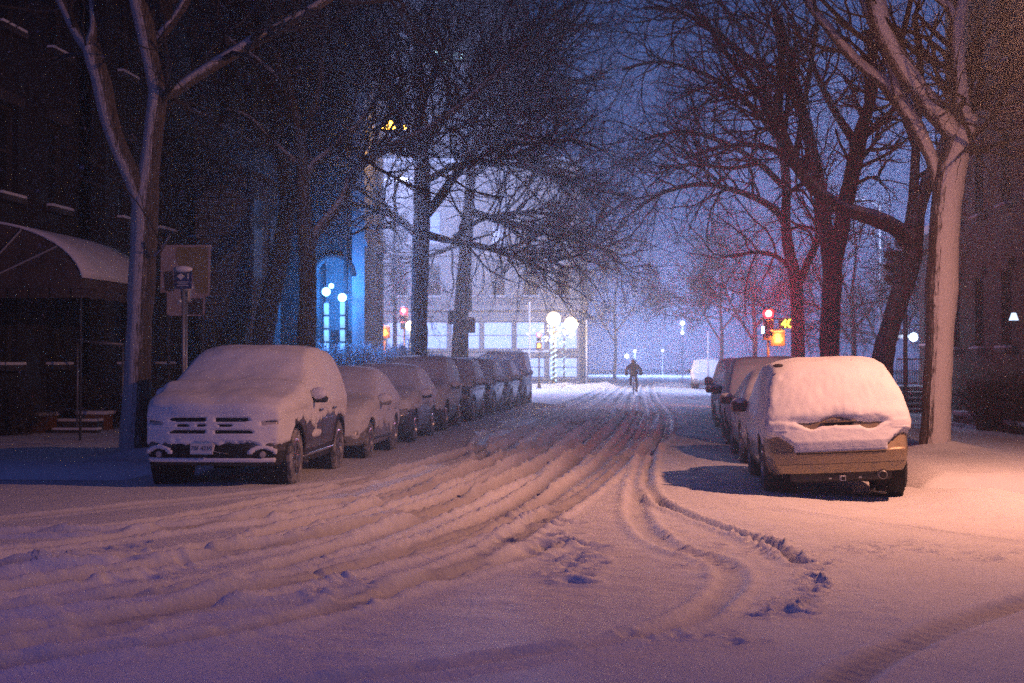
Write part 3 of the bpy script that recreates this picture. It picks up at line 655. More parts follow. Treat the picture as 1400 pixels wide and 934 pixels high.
class Car:
    def __init__(s, kind, name, label, cat, paintm, loc, rz, group, res=(40, 100, 30), snow=None, trimz=0.0, seed=0, tyre=M_rub, roll=0):
        s.sp = SPEC[kind]; sp = s.sp
        s.root = empty(name, loc, label, cat, group, (0, R(roll), rz))
        V, F, side = body_shape(sp, *res); s.bvh = BVHTree.FromPolygons([tuple(v) for v in V], [tuple(f) for f in F])
        N = vnormals(V, F); s.V, s.N = V, N
        Ra = sp['wr']+0.075
        V1 = V.copy(); F1 = cut(V1, F, side, sp, Ra); C = V1[F1].mean(1)
        lowm = C[:, 2] < trimz
        s.body = link('body', npmesh('body', *compact(V1, F1[~lowm])), s.root, paintm)
        if lowm.any(): link('lower_trim', npmesh('lower_trim', *compact(V1, F1[lowm])), s.root, M_trim)
        th = snow(V, N, sp, seed)
        V2 = V+N*th[:, None]; V2[:, 2] += np.where(th > 0, 0.4*th*np.clip(N[:, 2], 0, 1), 0)
        F2 = cut(V2, F, side, sp, Ra+0.02); F2 = F2[(th[F2].max(1) > -0.004)]
        link('snow_layer', npmesh('snow_layer', *compact(V2, F2)), s.root, M_snow)
        # wheel wells, lips, wheels
        for ay in sp['ax']:
            for sx in (-1, 1):
                mb = MB(); x1 = sx*(sp['W']/2-.06); x0 = sx*(sp['W']/2-.42)
                mb.lathe([(0.01, x0), (Ra+.01, x0), (Ra+.01, x1)], 'X', (0, ay, sp['wr']), 28)
                mb.build('wheel_well', M_void, s.root, True)
        wm = None
        for ay in sp['ax']:
            for sx in (-1, 1):
                if wm is None:
                    r = sp['wr']
                    tm = MB().lathe([(r*.64, -.11), (r*.9, -.125), (r*.985, -.1), (r, -.05), (r, .05), (r*.985, .1), (r*.9, .125), (r*.64, .11)], 'X', n=40)
                    for k in range(40):
                        a = 2*math.pi*k/40
                        Mx = Matrix.Rotation(a, 4, 'X')
                        tm.box((.07*(1 if k % 2 else -1), 0, r), (.09, .025, .018), Mx)
                    tm = tm.mesh('tyre'); rm = MB().lathe([(r*.66, .05), (r*.66, .112), (r*.61, .118), (r*.58, .09), (r*.56, 0.0), (.02, 0.0)], 'X', n=32)
                    for k in range(10):
                        Mx = Matrix.Rotation(2*math.pi*(k+(0.18 if k % 2 else -.18))/10, 4, 'X'); rm.box((.085, 0, r*.34), (.03, .03, r*.54), Mx, .006)
                    rm.cyl((.05, 0, 0), (.115, 0, 0), .055, .045, 16); rm = rm.mesh('rim')
                    wm = (tm, rm)
                wr = bpy.data.objects.new('wheel', None); COL.objects.link(wr); wr.parent = s.root
                wr.location = (sx*(sp['W']/2-.135), ay, sp['wr']); wr.rotation_euler = (0.3*ay, 0, 0 if sx > 0 else math.pi)
                t = link('tyre', wm[0], wr, tyre, False); link('rim', wm[1], wr, M_rim, False)
    def hit(s, u, v, d):
        if d == 'front': o, dr = (u, -3, v), (0, 1, 0)
        elif d == 'rear': o, dr = (u, 9, v), (0, -1, 0)
        elif d == 'right': o, dr = (3, u, v), (-1, 0, 0)
        elif d == 'left': o, dr = (-3, u, v), (1, 0, 0)
        q, n, _, _ = s.bvh.ray_cast(Vector(o), Vector(dr)); 
        return (q, n) if q is not None else None
    def patch(s, name, outline, d, off, th, mat, n=14, parent=None):
        """conformal plate: outline (polygon in u,v) laid on the body, raised by off, thickness th"""
        # polygon rows: for each v between, horizontal span
        vs = [p[1] for p in outline]; v0, v1 = min(vs), max(vs); rows = []
        m = max(3, int((v1-v0)/0.03)); 
        for j in range(m+1):
            v = v0+(v1-v0)*min(max(j/m, 0.004), 0.996); xs = []
            for (a, b) in zip(outline, outline[1:]+outline[:1]):
                if (a[1]-v)*(b[1]-v) <= 0 and abs(a[1]-b[1]) > 1e-9: xs.append(a[0]+(b[0]-a[0])*(v-a[1])/(b[1]-a[1]))
            if len(xs) >= 2: rows.append((v, min(xs), max(xs)))
        bm = bmesh.new(); outer = []; inner = []
        for (v, a, b) in rows:
            ro, ri = [], []
            for k in range(n+1):
                h = s.hit(a+(b-a)*k/n, v, d)
                if h is None: return None
                q, nn = h
                if nn.dot(Vector({'front': (0, -1, 0), 'rear': (0, 1, 0), 'right': (1, 0, 0), 'left': (-1, 0, 0)}[d])) < 0: nn = -nn
                ro.append(bm.verts.new(q+nn*(off+th))); ri.append(bm.verts.new(q+nn*(off-0.01)))
            outer.append(ro); inner.append(ri)
        for j in range(len(rows)-1):
            for k in range(n): bm.faces.new((outer[j][k], outer[j][k+1], outer[j+1][k+1], outer[j+1][k]))
            for k in (0, n): bm.faces.new((outer[j][k], outer[j+1][k], inner[j+1][k], inner[j][k]))
        for j in (0, len(rows)-1):
            for k in range(n): bm.faces.new((outer[j][k], outer[j][k+1], inner[j][k+1], inner[j][k]))
        bmesh.ops.recalc_face_normals(bm, faces=bm.faces); me = bpy.data.meshes.new(name); bm.to_mesh(me); bm.free()
        return link(name, me, parent or s.root, mat, True)
    def mirror(s, sx, y, z, paintm, size=1.0):
        m = MB(); x = sx*(s.sp['W']/2*0.93)
        m.box((sx*.13*size, 0, 0), (.24*size, .13*size, .17*size), bev=.05); m.box((0, .01, -.05), (.12, .06, .04), bev=.01)
        m = m.build('side_mirror', paintm, s.root, True); m.location = (x+sx*.06, y, z)
        c = MB().ball((sx*.13*size, -.012, .03*size), .13*size, (1.02, .62, .70), rough=.08).build('snow_cap', M_snow, m, True)
        MB().box((sx*.13*size, .072*size, -.01), (.19*size, .008, .12*size), bev=.02).build('mirror_glass', M_glass, m)
        return m
def snow_hero_front(V, N, sp, seed):
    x, y, z = V.T; n = nz3(V, 5, seed); n2 = nz3(V, 14, seed+3); n0 = nz3(V, 1.6, seed+8)
    front = -N[:, 1] > 0.45; right = N[:, 0] > .5; left = N[:, 0] < -.5
    lim = np.where(front, 0.605, 0.86)
    m = z-lim+0.035*n+0.04*n2
    # ragged lower edge of the door snow and the shelf patch on the door
    sd = (right | left); m = np.where(sd, z-(0.86+0.05*np.sin(y*2.3)+0.09*n)+0.05*n2, m)
    patch = 0.10-np.hypot((y-2.15)/4.5, (z-.66)/.75)-0.02; m = np.where(sd, np.maximum(m, patch+0.02*n2), m)
    m = np.where(sd & (y < 0.75), np.maximum(m, z-0.6+0.03*n2), m)
    th = np.where(m > 0, 0.022+0.018*n0, -0.03)*1.0
    th = th*np.clip(np.abs(m)/0.035, 0, 1)+np.where(m > 0, np.clip(N[:, 2], 0, 1)**1.2*0.085, 0)
    th += np.where(m > 0, 0.06*np.exp(-((y-1.32)/.28)**2)*np.clip(N[:, 2], 0, 1), 0)   # filled cowl
    # slots: grille, head lamps
    ax = np.abs(x); f = -N[:, 1] > 0.35
    slot = np.zeros(len(x), bool)
    for (z0, z1, x0, x1) in ((.895, .945, .055, .56), (.735, .785, .055, .56)):
        slot |= f & (z > z0) & (z < z1) & (ax > x0) & (ax < x1-.04*np.abs(n)*3)
    slot |= f & (z > .83) & (z < .855) & (ax > .055) & (ax < .5) & (n > -.15)
    hl = f & (ax > .67) & (ax < .92) & (np.abs(z-.865-(ax-.67)*.1) < .022+.02*n)
    th = np.where(slot | hl, -0.02, th)
    # lower bumper lip and the crescents over the fog lamps
    lip = f & (z > .355) & (z < .415+.01*n) & (ax < .88); th = np.where(lip, .03, th)
    cr = f & (np.abs(np.hypot((ax-.70)/1.5, z-.44)-.115) < .028) & (z > .47); th = np.where(cr, .03, th)
    for (yy, zz) in ((2.0, 1.47), (2.35, 1.42), (3.0, 1.02), (2.6, .97)):
        th = np.where(right & (np.hypot(y-yy, (z-zz)*1.3) < .045+.02*n2), -.02, th)
    return th
def snow_hero_rear(V, N, sp, seed):
    x, y, z = V.T; n = nz3(V, 5, seed); n2 = nz3(V, 14, seed+3); n0 = nz3(V, 1.6, seed+8); ax = np.abs(x)
    rear = N[:, 1] > .25; L = sp['L']; back = y > L-.75
    m = z-(0.66+0.06*n)+0.04*n2
    th = np.where(m > 0, (0.02+0.012*n0)*np.clip(m/0.04, 0, 1)+np.clip(N[:, 2], 0, 1)*0.07, -0.03*np.clip(-m/.03, 0, 1)-.002)
    bk = back & rear
    # fat bulge over the tailgate glass
    edge = .960+0.01*np.sin(x*5+.5)-.02*n+.045*np.exp(-(x/.2)**4)-.10*np.clip((ax-.5)/.2, 0, 1)
    gl = np.clip((z-edge)/.07, 0, 1)
    tg = np.where(z > edge, (.062+.02*n0)*gl**.6+.004*n2, -.02)
    # snow shelf on the bumper step
    sh_top = .950+.05*np.clip((ax-.45)/.3, 0, 1)-.02*n-.085*np.exp(-((x+.38)/.15)**2)-.06*np.exp(-((x-.34)/.10)**2)-.035*np.exp(-(x/.2)**4)
    shelf = (z > .607) & (z < sh_top) & (ax < .58+.20*sstep(z, .66, .86)); t2 = .015+.05*np.clip((sh_top-z)/.05, 0, 1)**.6*np.clip((z-.60)/.1, 0, 1)
    cor = (ax > .62) & (z > .80+.015*n) & (z < .985); t3 = .075*np.clip(np.minimum(z-.80, .985-z)/.04, 0, 1)**.6
    tb = np.maximum(tg, np.maximum(np.where(shelf, t2, -.02), np.where(cor, t3, -.02)))
    th = np.where(bk, tb+0.004*n2*(tb > 0), th)
    th = np.where(back & ~rear & (z < .78), -.02, th)
    return th
def snow_generic(lo=.62, top=.09, ragg=.12):
    def f(V, N, sp, seed):
        x, y, z = V.T; n = nz3(V, 3.5, seed); n2 = nz3(V, 11, seed+3); n0 = nz3(V, 1.5, seed+8)
        m = z-(lo+ragg*n+0.05*np.sin(y*1.7+seed))+.06*n2
        th = np.where(m > 0, (.022+.016*n0)*np.clip(m/.05, 0, 1)+np.clip(N[:, 2], 0, 1)**1.1*top, -.03*np.clip(-m/.03, 0, 1)-.002)
        return th
    return f
GL = 'snow-covered vehicles parked along the left kerb'; GR = 'snow-covered vehicles parked along the right kerb'
# hero left: dark SUV facing the camera
XA = -5.79
A = Car('suvA', 'parked_suv', 'big dark SUV facing us, crossbar grille in snow, front of the left row', 'suv', M_pgrey, (XA, 20.95, -.02), 0, GL, (64, 190, 58), snow_hero_front, .50, 3, tyre=M_rubs)
for sx in (-1, 1):
    for (z0, z1) in ((.89, .95), (.73, .79)):
        A.patch('grille', [(sx*.055, z0), (sx*.57, z0+.01), (sx*.56, z1), (sx*.055, z1)], 'front', 0.0, .006, M_void)
    A.patch('grille', [(sx*.055, .825), (sx*.5, .825), (sx*.5, .86), (sx*.055, .86)], 'front', 0, .006, M_void)
    A.patch('headlight', [(sx*.66, .82), (sx*.93, .86), (sx*.92, .92), (sx*.66, .90)], 'front', 0, .006, M_lens)
    fr = A.patch('fog_lamp_recess', [(sx*.56, .40), (sx*.86, .42), (sx*.88, .50), (sx*.74, .56), (sx*.56, .50)], 'front', 0, .008, M_void)
    q, nn = A.hit(sx*.70, .465, 'front'); MB().cyl(q-nn*.0, q+nn*.03, .045, .04, 16).build('fog_lamp', M_lens, A.root)
A.patch('bumper_grille', [(-.55, .43), (.55, .43), (.52, .60), (-.52, .60)], 'front', .0, .01, M_void)
q, nn = A.hit(0, .55, 'front')
pl = MB().box((0, 0, 0), (.31, .015, .16), bev=.006).build('licence_plate', M_white, A.root); pl.location = (-.10, q.y-.035, .545); pl.rotation_euler = (R(-4), 0, 0)
text_mesh('70F 4210', .075, M_iron, pl, 'plate_text', Matrix.Translation((0, -.009, 0)) @ Matrix.Rotation(R(90), 4, 'X'), .002)
MB().box((0, -.004, .074), (.28, .012, .008)).box((0, -.004, -.074), (.28, .012, .008)).build('plate_frame', M_chrome, pl)
A.patch('chrome_strip', [(.02, .485), (.05, .60), (.075, .60), (.055, .50), (.26, .485), (.26, .475)], 'front', .01, .008, M_snow, n=4)
A.mirror(1, 1.72, 1.20, M_trim, 1.05); A.mirror(-1, 1.72, 1.20, M_trim, 1.05)
for d in ('right', 'left'):
    A.patch('sill_strip', [(1.36, .36), (3.5, .385), (3.5, .42), (1.36, .395)], d, .0, .022, M_chrome, n=24)
    A.patch('door', [(1.45, .46), (2.48, .46), (2.5, .88), (1.42, .88)], d, 0, .004, M_pgrey, n=20)
    A.patch('door', [(2.50, .46), (3.42, .48), (3.5, .88), (2.52, .88)], d, 0, .004, M_pgrey, n=20)
    A.patch('side_window', [(1.9, 1.16), (3.0, 1.16), (3.0, 1.5), (2.3, 1.5)], d, 0, .004, M_glass)
    A.patch('side_window', [(3.06, 1.16), (4.5, 1.2), (4.3, 1.5), (3.06, 1.5)], d, 0, .004, M_glass)
    for hy in (2.3, 3.3):
        q, nn = A.hit(hy, 1.0, d); MB().box(q+nn*.035, (.03, .2, .035), bev=.01).build('door_handle', M_pgrey, A.root)
def arch_lips(car, mat, wdt=.05):
    sp = car.sp
    for ay in sp['ax']:
        for d in ('left', 'right'):
            pts = []
            for k in range(27):
                a = R(-12+204*k/26); yy = ay+math.cos(a)*(sp['wr']+.09); zz = sp['wr']+math.sin(a)*(sp['wr']+.09)
                if zz < sp['bot']+.03: continue
                h = car.hit(yy, zz, d)
                if h: pts.append(list(h[0]))
            if len(pts) > 4:
                V, F = tubes(np.array(pts)[None], np.full((1, len(pts)), wdt/2), 8); link('arch_trim', npmesh('arch_trim', V, F), car.root, mat)
arch_lips(A, M_trim, .045)
# hero right: tan SUV seen from behind
XB = 2.44
B = Car('suvB', 'parked_suv', 'tan SUV seen from behind in orange light, domed with snow, nearest on the right', 'suv', M_ptan, (XB, 20.35+4.83, -.045), math.pi, GR, (64, 180, 60), snow_hero_rear, 0.0, 5, tyre=M_rub, roll=-2.6)
B.root.rotation_euler = (0, R(2.6), math.pi); 
B.patch('tailgate_handle', [(-.19, .955), (-.14, .915), (.15, .915), (.20, .955)], 'rear', .0, .012, M_void)
B.patch('handle_bar', [(-.21, .962), (.22, .962), (.215, .975), (-.205, .975)], 'rear', .02, .018, M_ptan)
q, nn = B.hit(0, .99, 'rear')
for k, ch in enumerate('ENDEAVOR'):
    q, nn = B.hit(.145-k*.0415, .992, 'rear')
    text_mesh(ch, .045, M_chrome, B.root, 'badge_letter', Matrix.Translation(q+Vector((0, .05, 0))) @ Matrix.Rotation(math.pi, 4, 'Z') @ Matrix.Rotation(R(90), 4, 'X'), .006)
B.patch('bumper_slot', [(-.55, .582), (.55, .582), (.55, .598), (-.55, .598)], 'rear', 0, .006, M_void, n=24)
B.patch('lower_trim', [(-.72, .27), (.72, .27), (.70, .36), (-.70, .36)], 'rear', 0.0, .008, M_trim, n=24)
for sx in (-1, 1):
    B.patch('tail_light', [(sx*.66, .86), (sx*.86, .86), (sx*.84, 1.12), (sx*.72, 1.12)], 'rear', 0, .006, M_tail)
B.patch('bumper_seam', [(-.78, .452), (.78, .452), (.78, .457), (-.78, .457)], 'rear', 0, .003, M_trim, n=24)
MB().box((0, 4.55, .30), (1.25, .30, .14), bev=.03).box((0, 2.4, .24), (1.1, 4.0, .1)).build('underbody', M_trim, B.root)
hb = MB().box((-.0, 4.80, .27), (.062, .16, .062)).build('tow_hitch', M_white, B.root); MB().box((0, 4.884, .27), (.044, .01, .044)).build('hitch_socket', M_void, hb)
ex = MB().cyl((-.50, 4.45, .30), (-.50, 4.80, .29), .055, .055, 20).build('exhaust_pipe', M_steel, B.root, True); MB().cyl((-.50, 4.795, .29), (-.50, 4.803, .29), .045, .045, 20).build('pipe_mouth', M_void, ex)
for bx in (.15, -.22): MB().box((bx, 4.79, .27), (.035, .01, .018)).build('trailer_plug', M_chrome, B.root)
mf = MB(); v = [mf.bm.verts.new(p) for p in ((-.42, 4.0, .02), (-.64, 4.0, -.02), (-.64, 4.0, .16))]; mf.bm.faces.new(v); r_ = bmesh.ops.extrude_face_region(mf.bm, geom=mf.bm.faces[:]); bmesh.ops.translate(mf.bm, verts=[g for g in r_['geom'] if isinstance(g, bmesh.types.BMVert)], vec=(0, .01, 0)); mf.build('mud_flap', M_ptan, B.root)
B.mirror(-1, 1.55, 1.12, M_ptan); B.mirror(1, 1.55, 1.12, M_ptan); arch_lips(B, M_ptan, .03)
for d in ('right', 'left'):
    B.patch('side_window', [(1.8, 1.1), (2.9, 1.1), (2.9, 1.42), (2.2, 1.42)], d, 0, .004, M_glass); B.patch('side_window', [(2.95, 1.1), (4.1, 1.14), (4.0, 1.42), (2.95, 1.42)], d, 0, .004, M_glass)
B.patch('rear_window', [(-.62, 1.08), (.62, 1.08), (.55, 1.45), (-.55, 1.45)], 'rear', 0, .004, M_glass)
MB().box((-.42, 2.6, 1.73), (.03, .06, .05)).ball((.67, 4.03, 1.70), .05, (1.4, 1, .5)).build('aerial_base', M_trim, B.root)
# the other cars, each kind built once and copied
def dress(c, kind, paintm):
    sp = c.sp; b = sp['belt']; L = sp['L']
    for sx in (-1, 1):
        c.patch('headlight', [(sx*.52, b-.36), (sx*.80, b-.33), (sx*.80, b-.20), (sx*.54, b-.24)], 'front', 0, .006, M_lens)
        c.patch('tail_light', [(sx*.56, b-.32), (sx*.80, b-.32), (sx*.80, b-.12), (sx*.58, b-.12)], 'rear', 0, .006, M_tail)
        c.mirror(sx, 1.5 if kind != 'van' else 1.25, b+.09, paintm)
    c.patch('grille', [(-.42, b-.42), (.42, b-.42), (.46, b-.28), (-.46, b-.28)], 'front', 0, .008, M_void)
    c.patch('bumper_grille', [(-.6, .32), (.6, .32), (.55, .42), (-.55, .42)], 'front', 0, .008, M_void)
    for nm, d in (('licence_plate', 'front'), ('licence_plate', 'rear')):
        q, nn = c.hit(0, .5, d); MB().box(q+nn*.012, (.3, .014, .15), bev=.004).build(nm, M_white, c.root)
    for d in ('right', 'left'):
        t = sp['H']-.2
        c.patch('side_window', [(1.75, b+.05), (2.7, b+.05), (2.7, t), (2.1, t)], d, 0, .004, M_glass); c.patch('side_window', [(2.76, b+.05), (3.55, b+.07), (3.35, t), (2.76, t)], d, 0, .004, M_glass)
        for hy in (2.55, 3.4):
            h = c.hit(hy, b-.1, d); MB().box(h[0]+h[1]*.03, (.03, .18, .03), bev=.008).build('door_handle', paintm, c.root)
        c.patch('sill_strip', [(1.3, .32), (3.2, .32), (3.2, .36), (1.3, .36)], d, 0, .014, M_trim, n=20)
    arch_lips(c, paintm, .03)
def recolor(root, old, new):
    for ch in root.children_recursive:
        if ch.type == 'MESH' and ch.material_slots and ch.material_slots[0].material == old:
            ch.material_slots[0].link = 'OBJECT'; ch.material_slots[0].material = new
def car_at(src, name, label, cat, X, Yn, toward, group, old=None, new=None, roll=0, yaw=None):
    yaw = random.uniform(-1.4, 1.4) if yaw is None else yaw
    """Yn: the end nearest to the camera"""
    r = copy_tree(src); r.name = name; tag(r, label, cat, group); L = r['len']
    r.location = (X, Yn if toward else Yn+L, hground(X, Yn+2)*0.5-.03); r.rotation_euler = (0, R(roll), (0 if toward else math.pi)+R(yaw))
    if new: recolor(r, old, new)
    return r
S1 = Car('sedan', 'parked_sedan', 'silver sedan blanketed in snow tucked right behind the big dark SUV', 'car', M_psilver, (-5.70, 26.95, -.03), 0, GL, (44, 110, 34), snow_generic(.52, .09), 0, 11, tyre=M_rubs); dress(S1, 'sedan', M_psilver)
S2 = Car('sedan', 'parked_sedan', 'dark sedan with snowed-over wing mirror, third vehicle of the left row', 'car', M_pblack, (-5.68, 32.25, -.03), 0, GL, (44, 110, 34), snow_generic(.74, .12, .10), 0, 17); dress(S2, 'sedan', M_pblack)
C1 = Car('suvC', 'parked_suv', 'mid-size SUV with white front under snow, fourth vehicle of the left row', 'suv', M_pgreen, (-5.72, 37.6, -.03), 0, GL, (44, 110, 34), snow_generic(.60, .08, .14), 0.36, 23); dress(C1, 'suvC', M_pgreen)
C2 = Car('suvC', 'parked_suv', 'dark patchy SUV with only thin snow on its side, fifth vehicle of the left row', 'suv', M_pblack, (-5.66, 43.2, -.03), 0, GL, (44, 110, 34), snow_generic(1.06, .05, .22), 0, 29); dress(C2, 'suvC', M_pblack)
V1 = Car('van', 'parked_minivan', 'tall dark minivan at the far end of the left row by the junction', 'van', M_pblue, (-5.52, 59.4, -.03), 0, GL, (44, 110, 34), snow_generic(1.2, .05, .3), 0, 31); dress(V1, 'van', M_pblue)
for c, k in ((S1, 'sedan'), (S2, 'sedan'), (C1, 'suvC'), (C2, 'suvC'), (V1, 'van')): c.root['len'] = SPEC[k]['L']
car_at(C2.root, 'parked_suv', 'black snow-dusted SUV, sixth vehicle of the left row', 'suv', -5.62, 48.6, True, GL)
car_at(C2.root, 'parked_suv', 'dark SUV just in front of the tall minivan on the left', 'suv', -5.55, 54.0, True, GL, M_pblack, M_pblue)
car_at(S1.root, 'parked_sedan', 'low car with an orange-lit snowy roof edge, directly ahead of the tan SUV', 'car', 2.42, 26.3, False, GR, roll=-2)
car_at(C1.root, 'parked_suv', 'dark tall SUV with snow-capped mirror, third vehicle of the right row', 'suv', 2.58, 32.2, False, GR, M_pgreen, M_pblack)
car_at(S2.root, 'parked_sedan', 'shadowed sedan with rounded mirror, fourth vehicle of the right row', 'car', 2.60, 38.0, False, GR)
car_at(C2.root, 'parked_suv', 'very dark SUV with little snow, fifth vehicle of the right row', 'suv', 2.78, 43.6, False, GR)
car_at(C1.root, 'parked_suv', 'bluish SUV nearing the junction, second from the far end of the right row', 'suv', 3.05, 49.5, False, GR, M_pgreen, M_pblue)
car_at(S1.root, 'parked_sedan', 'faint low car at the far end of the right row', 'car', 3.20, 55.2, False, GR)
car_at(C1.root, 'parked_suv', 'pale SUV parked alone on the far side of the junction', 'suv', 3.65, 98, False, None, M_pgreen, M_psilver)

# ------------------------------------------------------------------ buildings
def facade(root, O, u, n, width, z0, z1, cols, rows, wall, trim, lit=None, curt=False, sill_snow=True, glassm=None, depth=.22):
    """wall with real openings; O at left-bottom, u along, n outward"""
    O = Vector(O); u = Vector(u); n = Vector(n)
    M = Matrix(((u.x, n.x, 0, O.x), (u.y, n.y, 0, O.y), (0, 0, 1, 0), (0, 0, 0, 1)))
    w_ = MB(); t = .35
    def bx(a, b, c, d, o=0, th=t): w_.box(((a+b)/2, o-th/2, (c+d)/2), (b-a, th, d-c), M)
    rows = sorted(rows); cols = sorted(cols); zz = z0
    for (r0, r1) in rows:
        bx(0, width, zz, r0); x = 0
        for (c0, c1) in cols: bx(x, c0, r0, r1); x = c1
        bx(x, width, r0, r1); zz = r1
    bx(0, width, zz, z1)
    w_.box((width/2, -.9, (z0+z1)/2), (width, .1, z1-z0), M)
    w_.build('wall', wall, root)
    fm = None
    for ri, (r0, r1) in enumerate(rows):
        for ci, (c0, c1) in enumerate(cols):
            W_, H_ = c1-c0, r1-r0; key = (round(W_, 3), round(H_, 3))
            if fm is None or fm[0] != key:
                g = MB().box((0, -depth, H_/2), (W_-.02, .03, H_-.02)).mesh('window')
                f = MB()
                for sx in (-1, 1): f.box((sx*(W_/2-.05), -depth+.05, H_/2), (.09, .08, H_-.01))
                f.box((0, -depth+.05, .04), (W_-.19, .08, .08)); f.box((0, -depth+.05, H_-.05), (W_-.19, .08, .08)); f.box((0, -depth+.055, H_/2), (W_-.19, .07, .06)); f = f.mesh('frame')
                sl = MB().box((0, .07, -.07), (W_+.24, .2, .13), bev=.02).mesh('sill'); ss = MB().box((0, .08, .02), (W_+.2, .18, .07), bev=.03).mesh('sill_snow')
                ln = MB().box((0, .03, H_+.13), (W_+.3, .12, .24), bev=.015).mesh('lintel')
                fm = (key, g, f, sl, ss, ln)
            o = link('window', fm[1], root, glassm or M_glass, False); o.matrix_local = Matrix.Translation(-root.location) @ M @ Matrix.Translation(((c0+c1)/2, 0, r0))
            if lit and (ri, ci) in lit: o.material_slots[0].link = 'OBJECT'; o.material_slots[0].material = lit[(ri, ci)]
            link('frame', fm[2], o, trim, False); link('sill', fm[3], o, trim, False)
            if sill_snow: link('sill_snow', fm[4], o, M_snow, False)
            link('lintel', fm[5], o, trim, False)
def mass(root, x0, x1, y0, y1, z0, z1, mat, name='wall'):
    MB().box(((x0+x1)/2-root.location.x, (y0+y1)/2-root.location.y, (z0+z1)/2), (x1-x0, y1-y0, z1-z0)).build(name, mat, root)
def local(root, mb, name, mat, smooth=False):
    o = mb.build(name, mat, root, smooth); o.matrix_parent_inverse = root.matrix_world.inverted() if False else Matrix.Translation(-root.location); return o
def bld(name, loc, label): return empty(name, loc, label, 'building')
XW = -13.2
def street_building(name, label, xface, y0, y1, h, side, wall, trim, ncol, z_first=1.6, storey=3.5, lit=None, depth=12, **kw):
    cx = xface+(-depth/2 if side < 0 else depth/2)
    r = bld(name, (cx, (y0+y1)/2, 0), label)
    W_ = y1-y0; pitch = W_/ncol; cols = [(pitch*(i+.5)-.55, pitch*(i+.5)+.55) for i in range(ncol)]
    rows = []; z = z_first
    while z+2.4 < h: rows.append((z, z+1.9)); z += storey
    if side < 0: facade2(r, (xface, y0, 0), (0, 1, 0), (1, 0, 0), W_, -.3, h, cols, rows, wall, trim, lit, **kw); 
    else: facade2(r, (xface, y1, 0), (0, -1, 0), (-1, 0, 0), W_, -.3, h, cols, rows, wall, trim, lit, **kw)
    sx = -1 if side < 0 else 1
    for ys in (y0+.15, y1-.15): mb = MB().box((xface+sx*(depth/2+.5), ys, h/2), (depth-.9, .3, h-.02)); local(r, mb, 'side_wall', wall)
    mb = MB().box((xface+sx*(depth/2), (y0+y1)/2, h+.15), (depth+.1, W_+.1, .3)); local(r, mb, 'roof', M_snow)
    mb = MB().box((xface-sx*.12, (y0+y1)/2, h-.35), (.42, W_+.04, .5), bev=.06); local(r, mb, 'cornice', trim)
    for zc in [rw[0]-.55 for rw in rows[1:]]:
        pass
    return r
def facade2(root, O, u, n, *a, **k):
    before = set(root.children)
    facade(root, O, u, n, *a, **k)
    for c in root.children:
        if c not in before and c.name.startswith('wall'): c.location = -root.location
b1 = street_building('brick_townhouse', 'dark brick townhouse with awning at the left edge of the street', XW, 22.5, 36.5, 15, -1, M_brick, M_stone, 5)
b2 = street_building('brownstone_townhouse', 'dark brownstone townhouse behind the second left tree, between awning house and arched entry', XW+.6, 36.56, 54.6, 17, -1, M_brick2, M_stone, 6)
# bay with courses paler than the house brick
bay = MB(); bay.box((-11.75, 45.5, 4.9), (1.6, 3.2, 4.2)); local(b2, bay, 'bay_window', M_shing)
bay = MB(); bay.box((-11.8, 45.5, 1.4), (1.3, 3.0, 2.8)); local(b2, bay, 'bay_base', M_stone)
for yy in (44.5, 46.5): local(b2, MB().box((-10.94, yy, 5.1), (.05, 1.0, 2.2)), 'bay_pane', M_glass)
local(b2, MB().cyl((-10.96, 43.86, .1), (-10.96, 43.86, 7.0), .05), 'drainpipe', M_steel)
# corner building with the blue arched entrance; front wall at Y=57
YC = 57.0
cb = bld('corner_building', (-15, 61, 0), 'stone corner building with an arched entrance glowing blue')
xc1 = P(525, 400, YC).x; xside = P(499, 400, YC).x; xp0 = xside-.45; xa0 = P(430, 400, YC).x
def lb(mb, name, mat, smooth=False): return local(cb, mb, name, mat, smooth)
hC = 19
lb(MB().box(((xp0+xside)/2, YC+2, hC/2), (xside-xp0, 4.2, hC)), 'corner_pier', M_pale)
lb(MB().box(((xp0+xside)/2+.04, YC+1.9, .5), (xside-xp0+.16, 4.4, 1.3), bev=.03), 'pier_base', M_pale)
lb(MB().box((xp0-.22, YC-.1, hC/2), (.12, .3, hC-.1)), 'downpipe', M_iron)
aw = (xp0-xa0); cx = (xp0+xa0)/2; ztop = P(465, 352, YC).z; zs = ztop-aw/2
mb = MB(); N_ = 20
for k in range(N_):   # arch spandrel
    a0, a1 = math.pi*k/N_, math.pi*(k+1)/N_; xa, xb = cx+math.cos(a0)*aw/2, cx+math.cos(a1)*aw/2; za, zb_ = zs+math.sin(a0)*aw/2, zs+math.sin(a1)*aw/2
    vs = [mb.bm.verts.new(p) for p in ((xa, YC, za), (xb, YC, zb_), (xb, YC, ztop+1), (xa, YC, ztop+1), (xa, YC+.5, za), (xb, YC+.5, zb_), (xb, YC+.5, ztop+1), (xa, YC+.5, ztop+1))]
    for f in ((0, 1, 2, 3), (4, 5, 6, 7), (0, 1, 5, 4)): mb.bm.faces.new([vs[i] for i in f])
lb(mb, 'arch_spandrel', M_stone)
lb(MB().box((cx, YC+.25, (ztop+1+hC)/2), (aw, .5, hC-ztop-1)), 'wall', M_stone)
lb(MB().box((xa0-2.2, YC+.2, hC/2), (4.4, .6, hC)), 'wall', M_brick2)
lb(MB().box((cx, YC+2.3, 3.5), (aw+.1, .2, 7)), 'porch_back_wall', M_brick3)
lb(MB().box((xa0-.1, YC+1.3, 3.5), (.2, 1.6, 7)), 'porch_side_wall', M_stone)
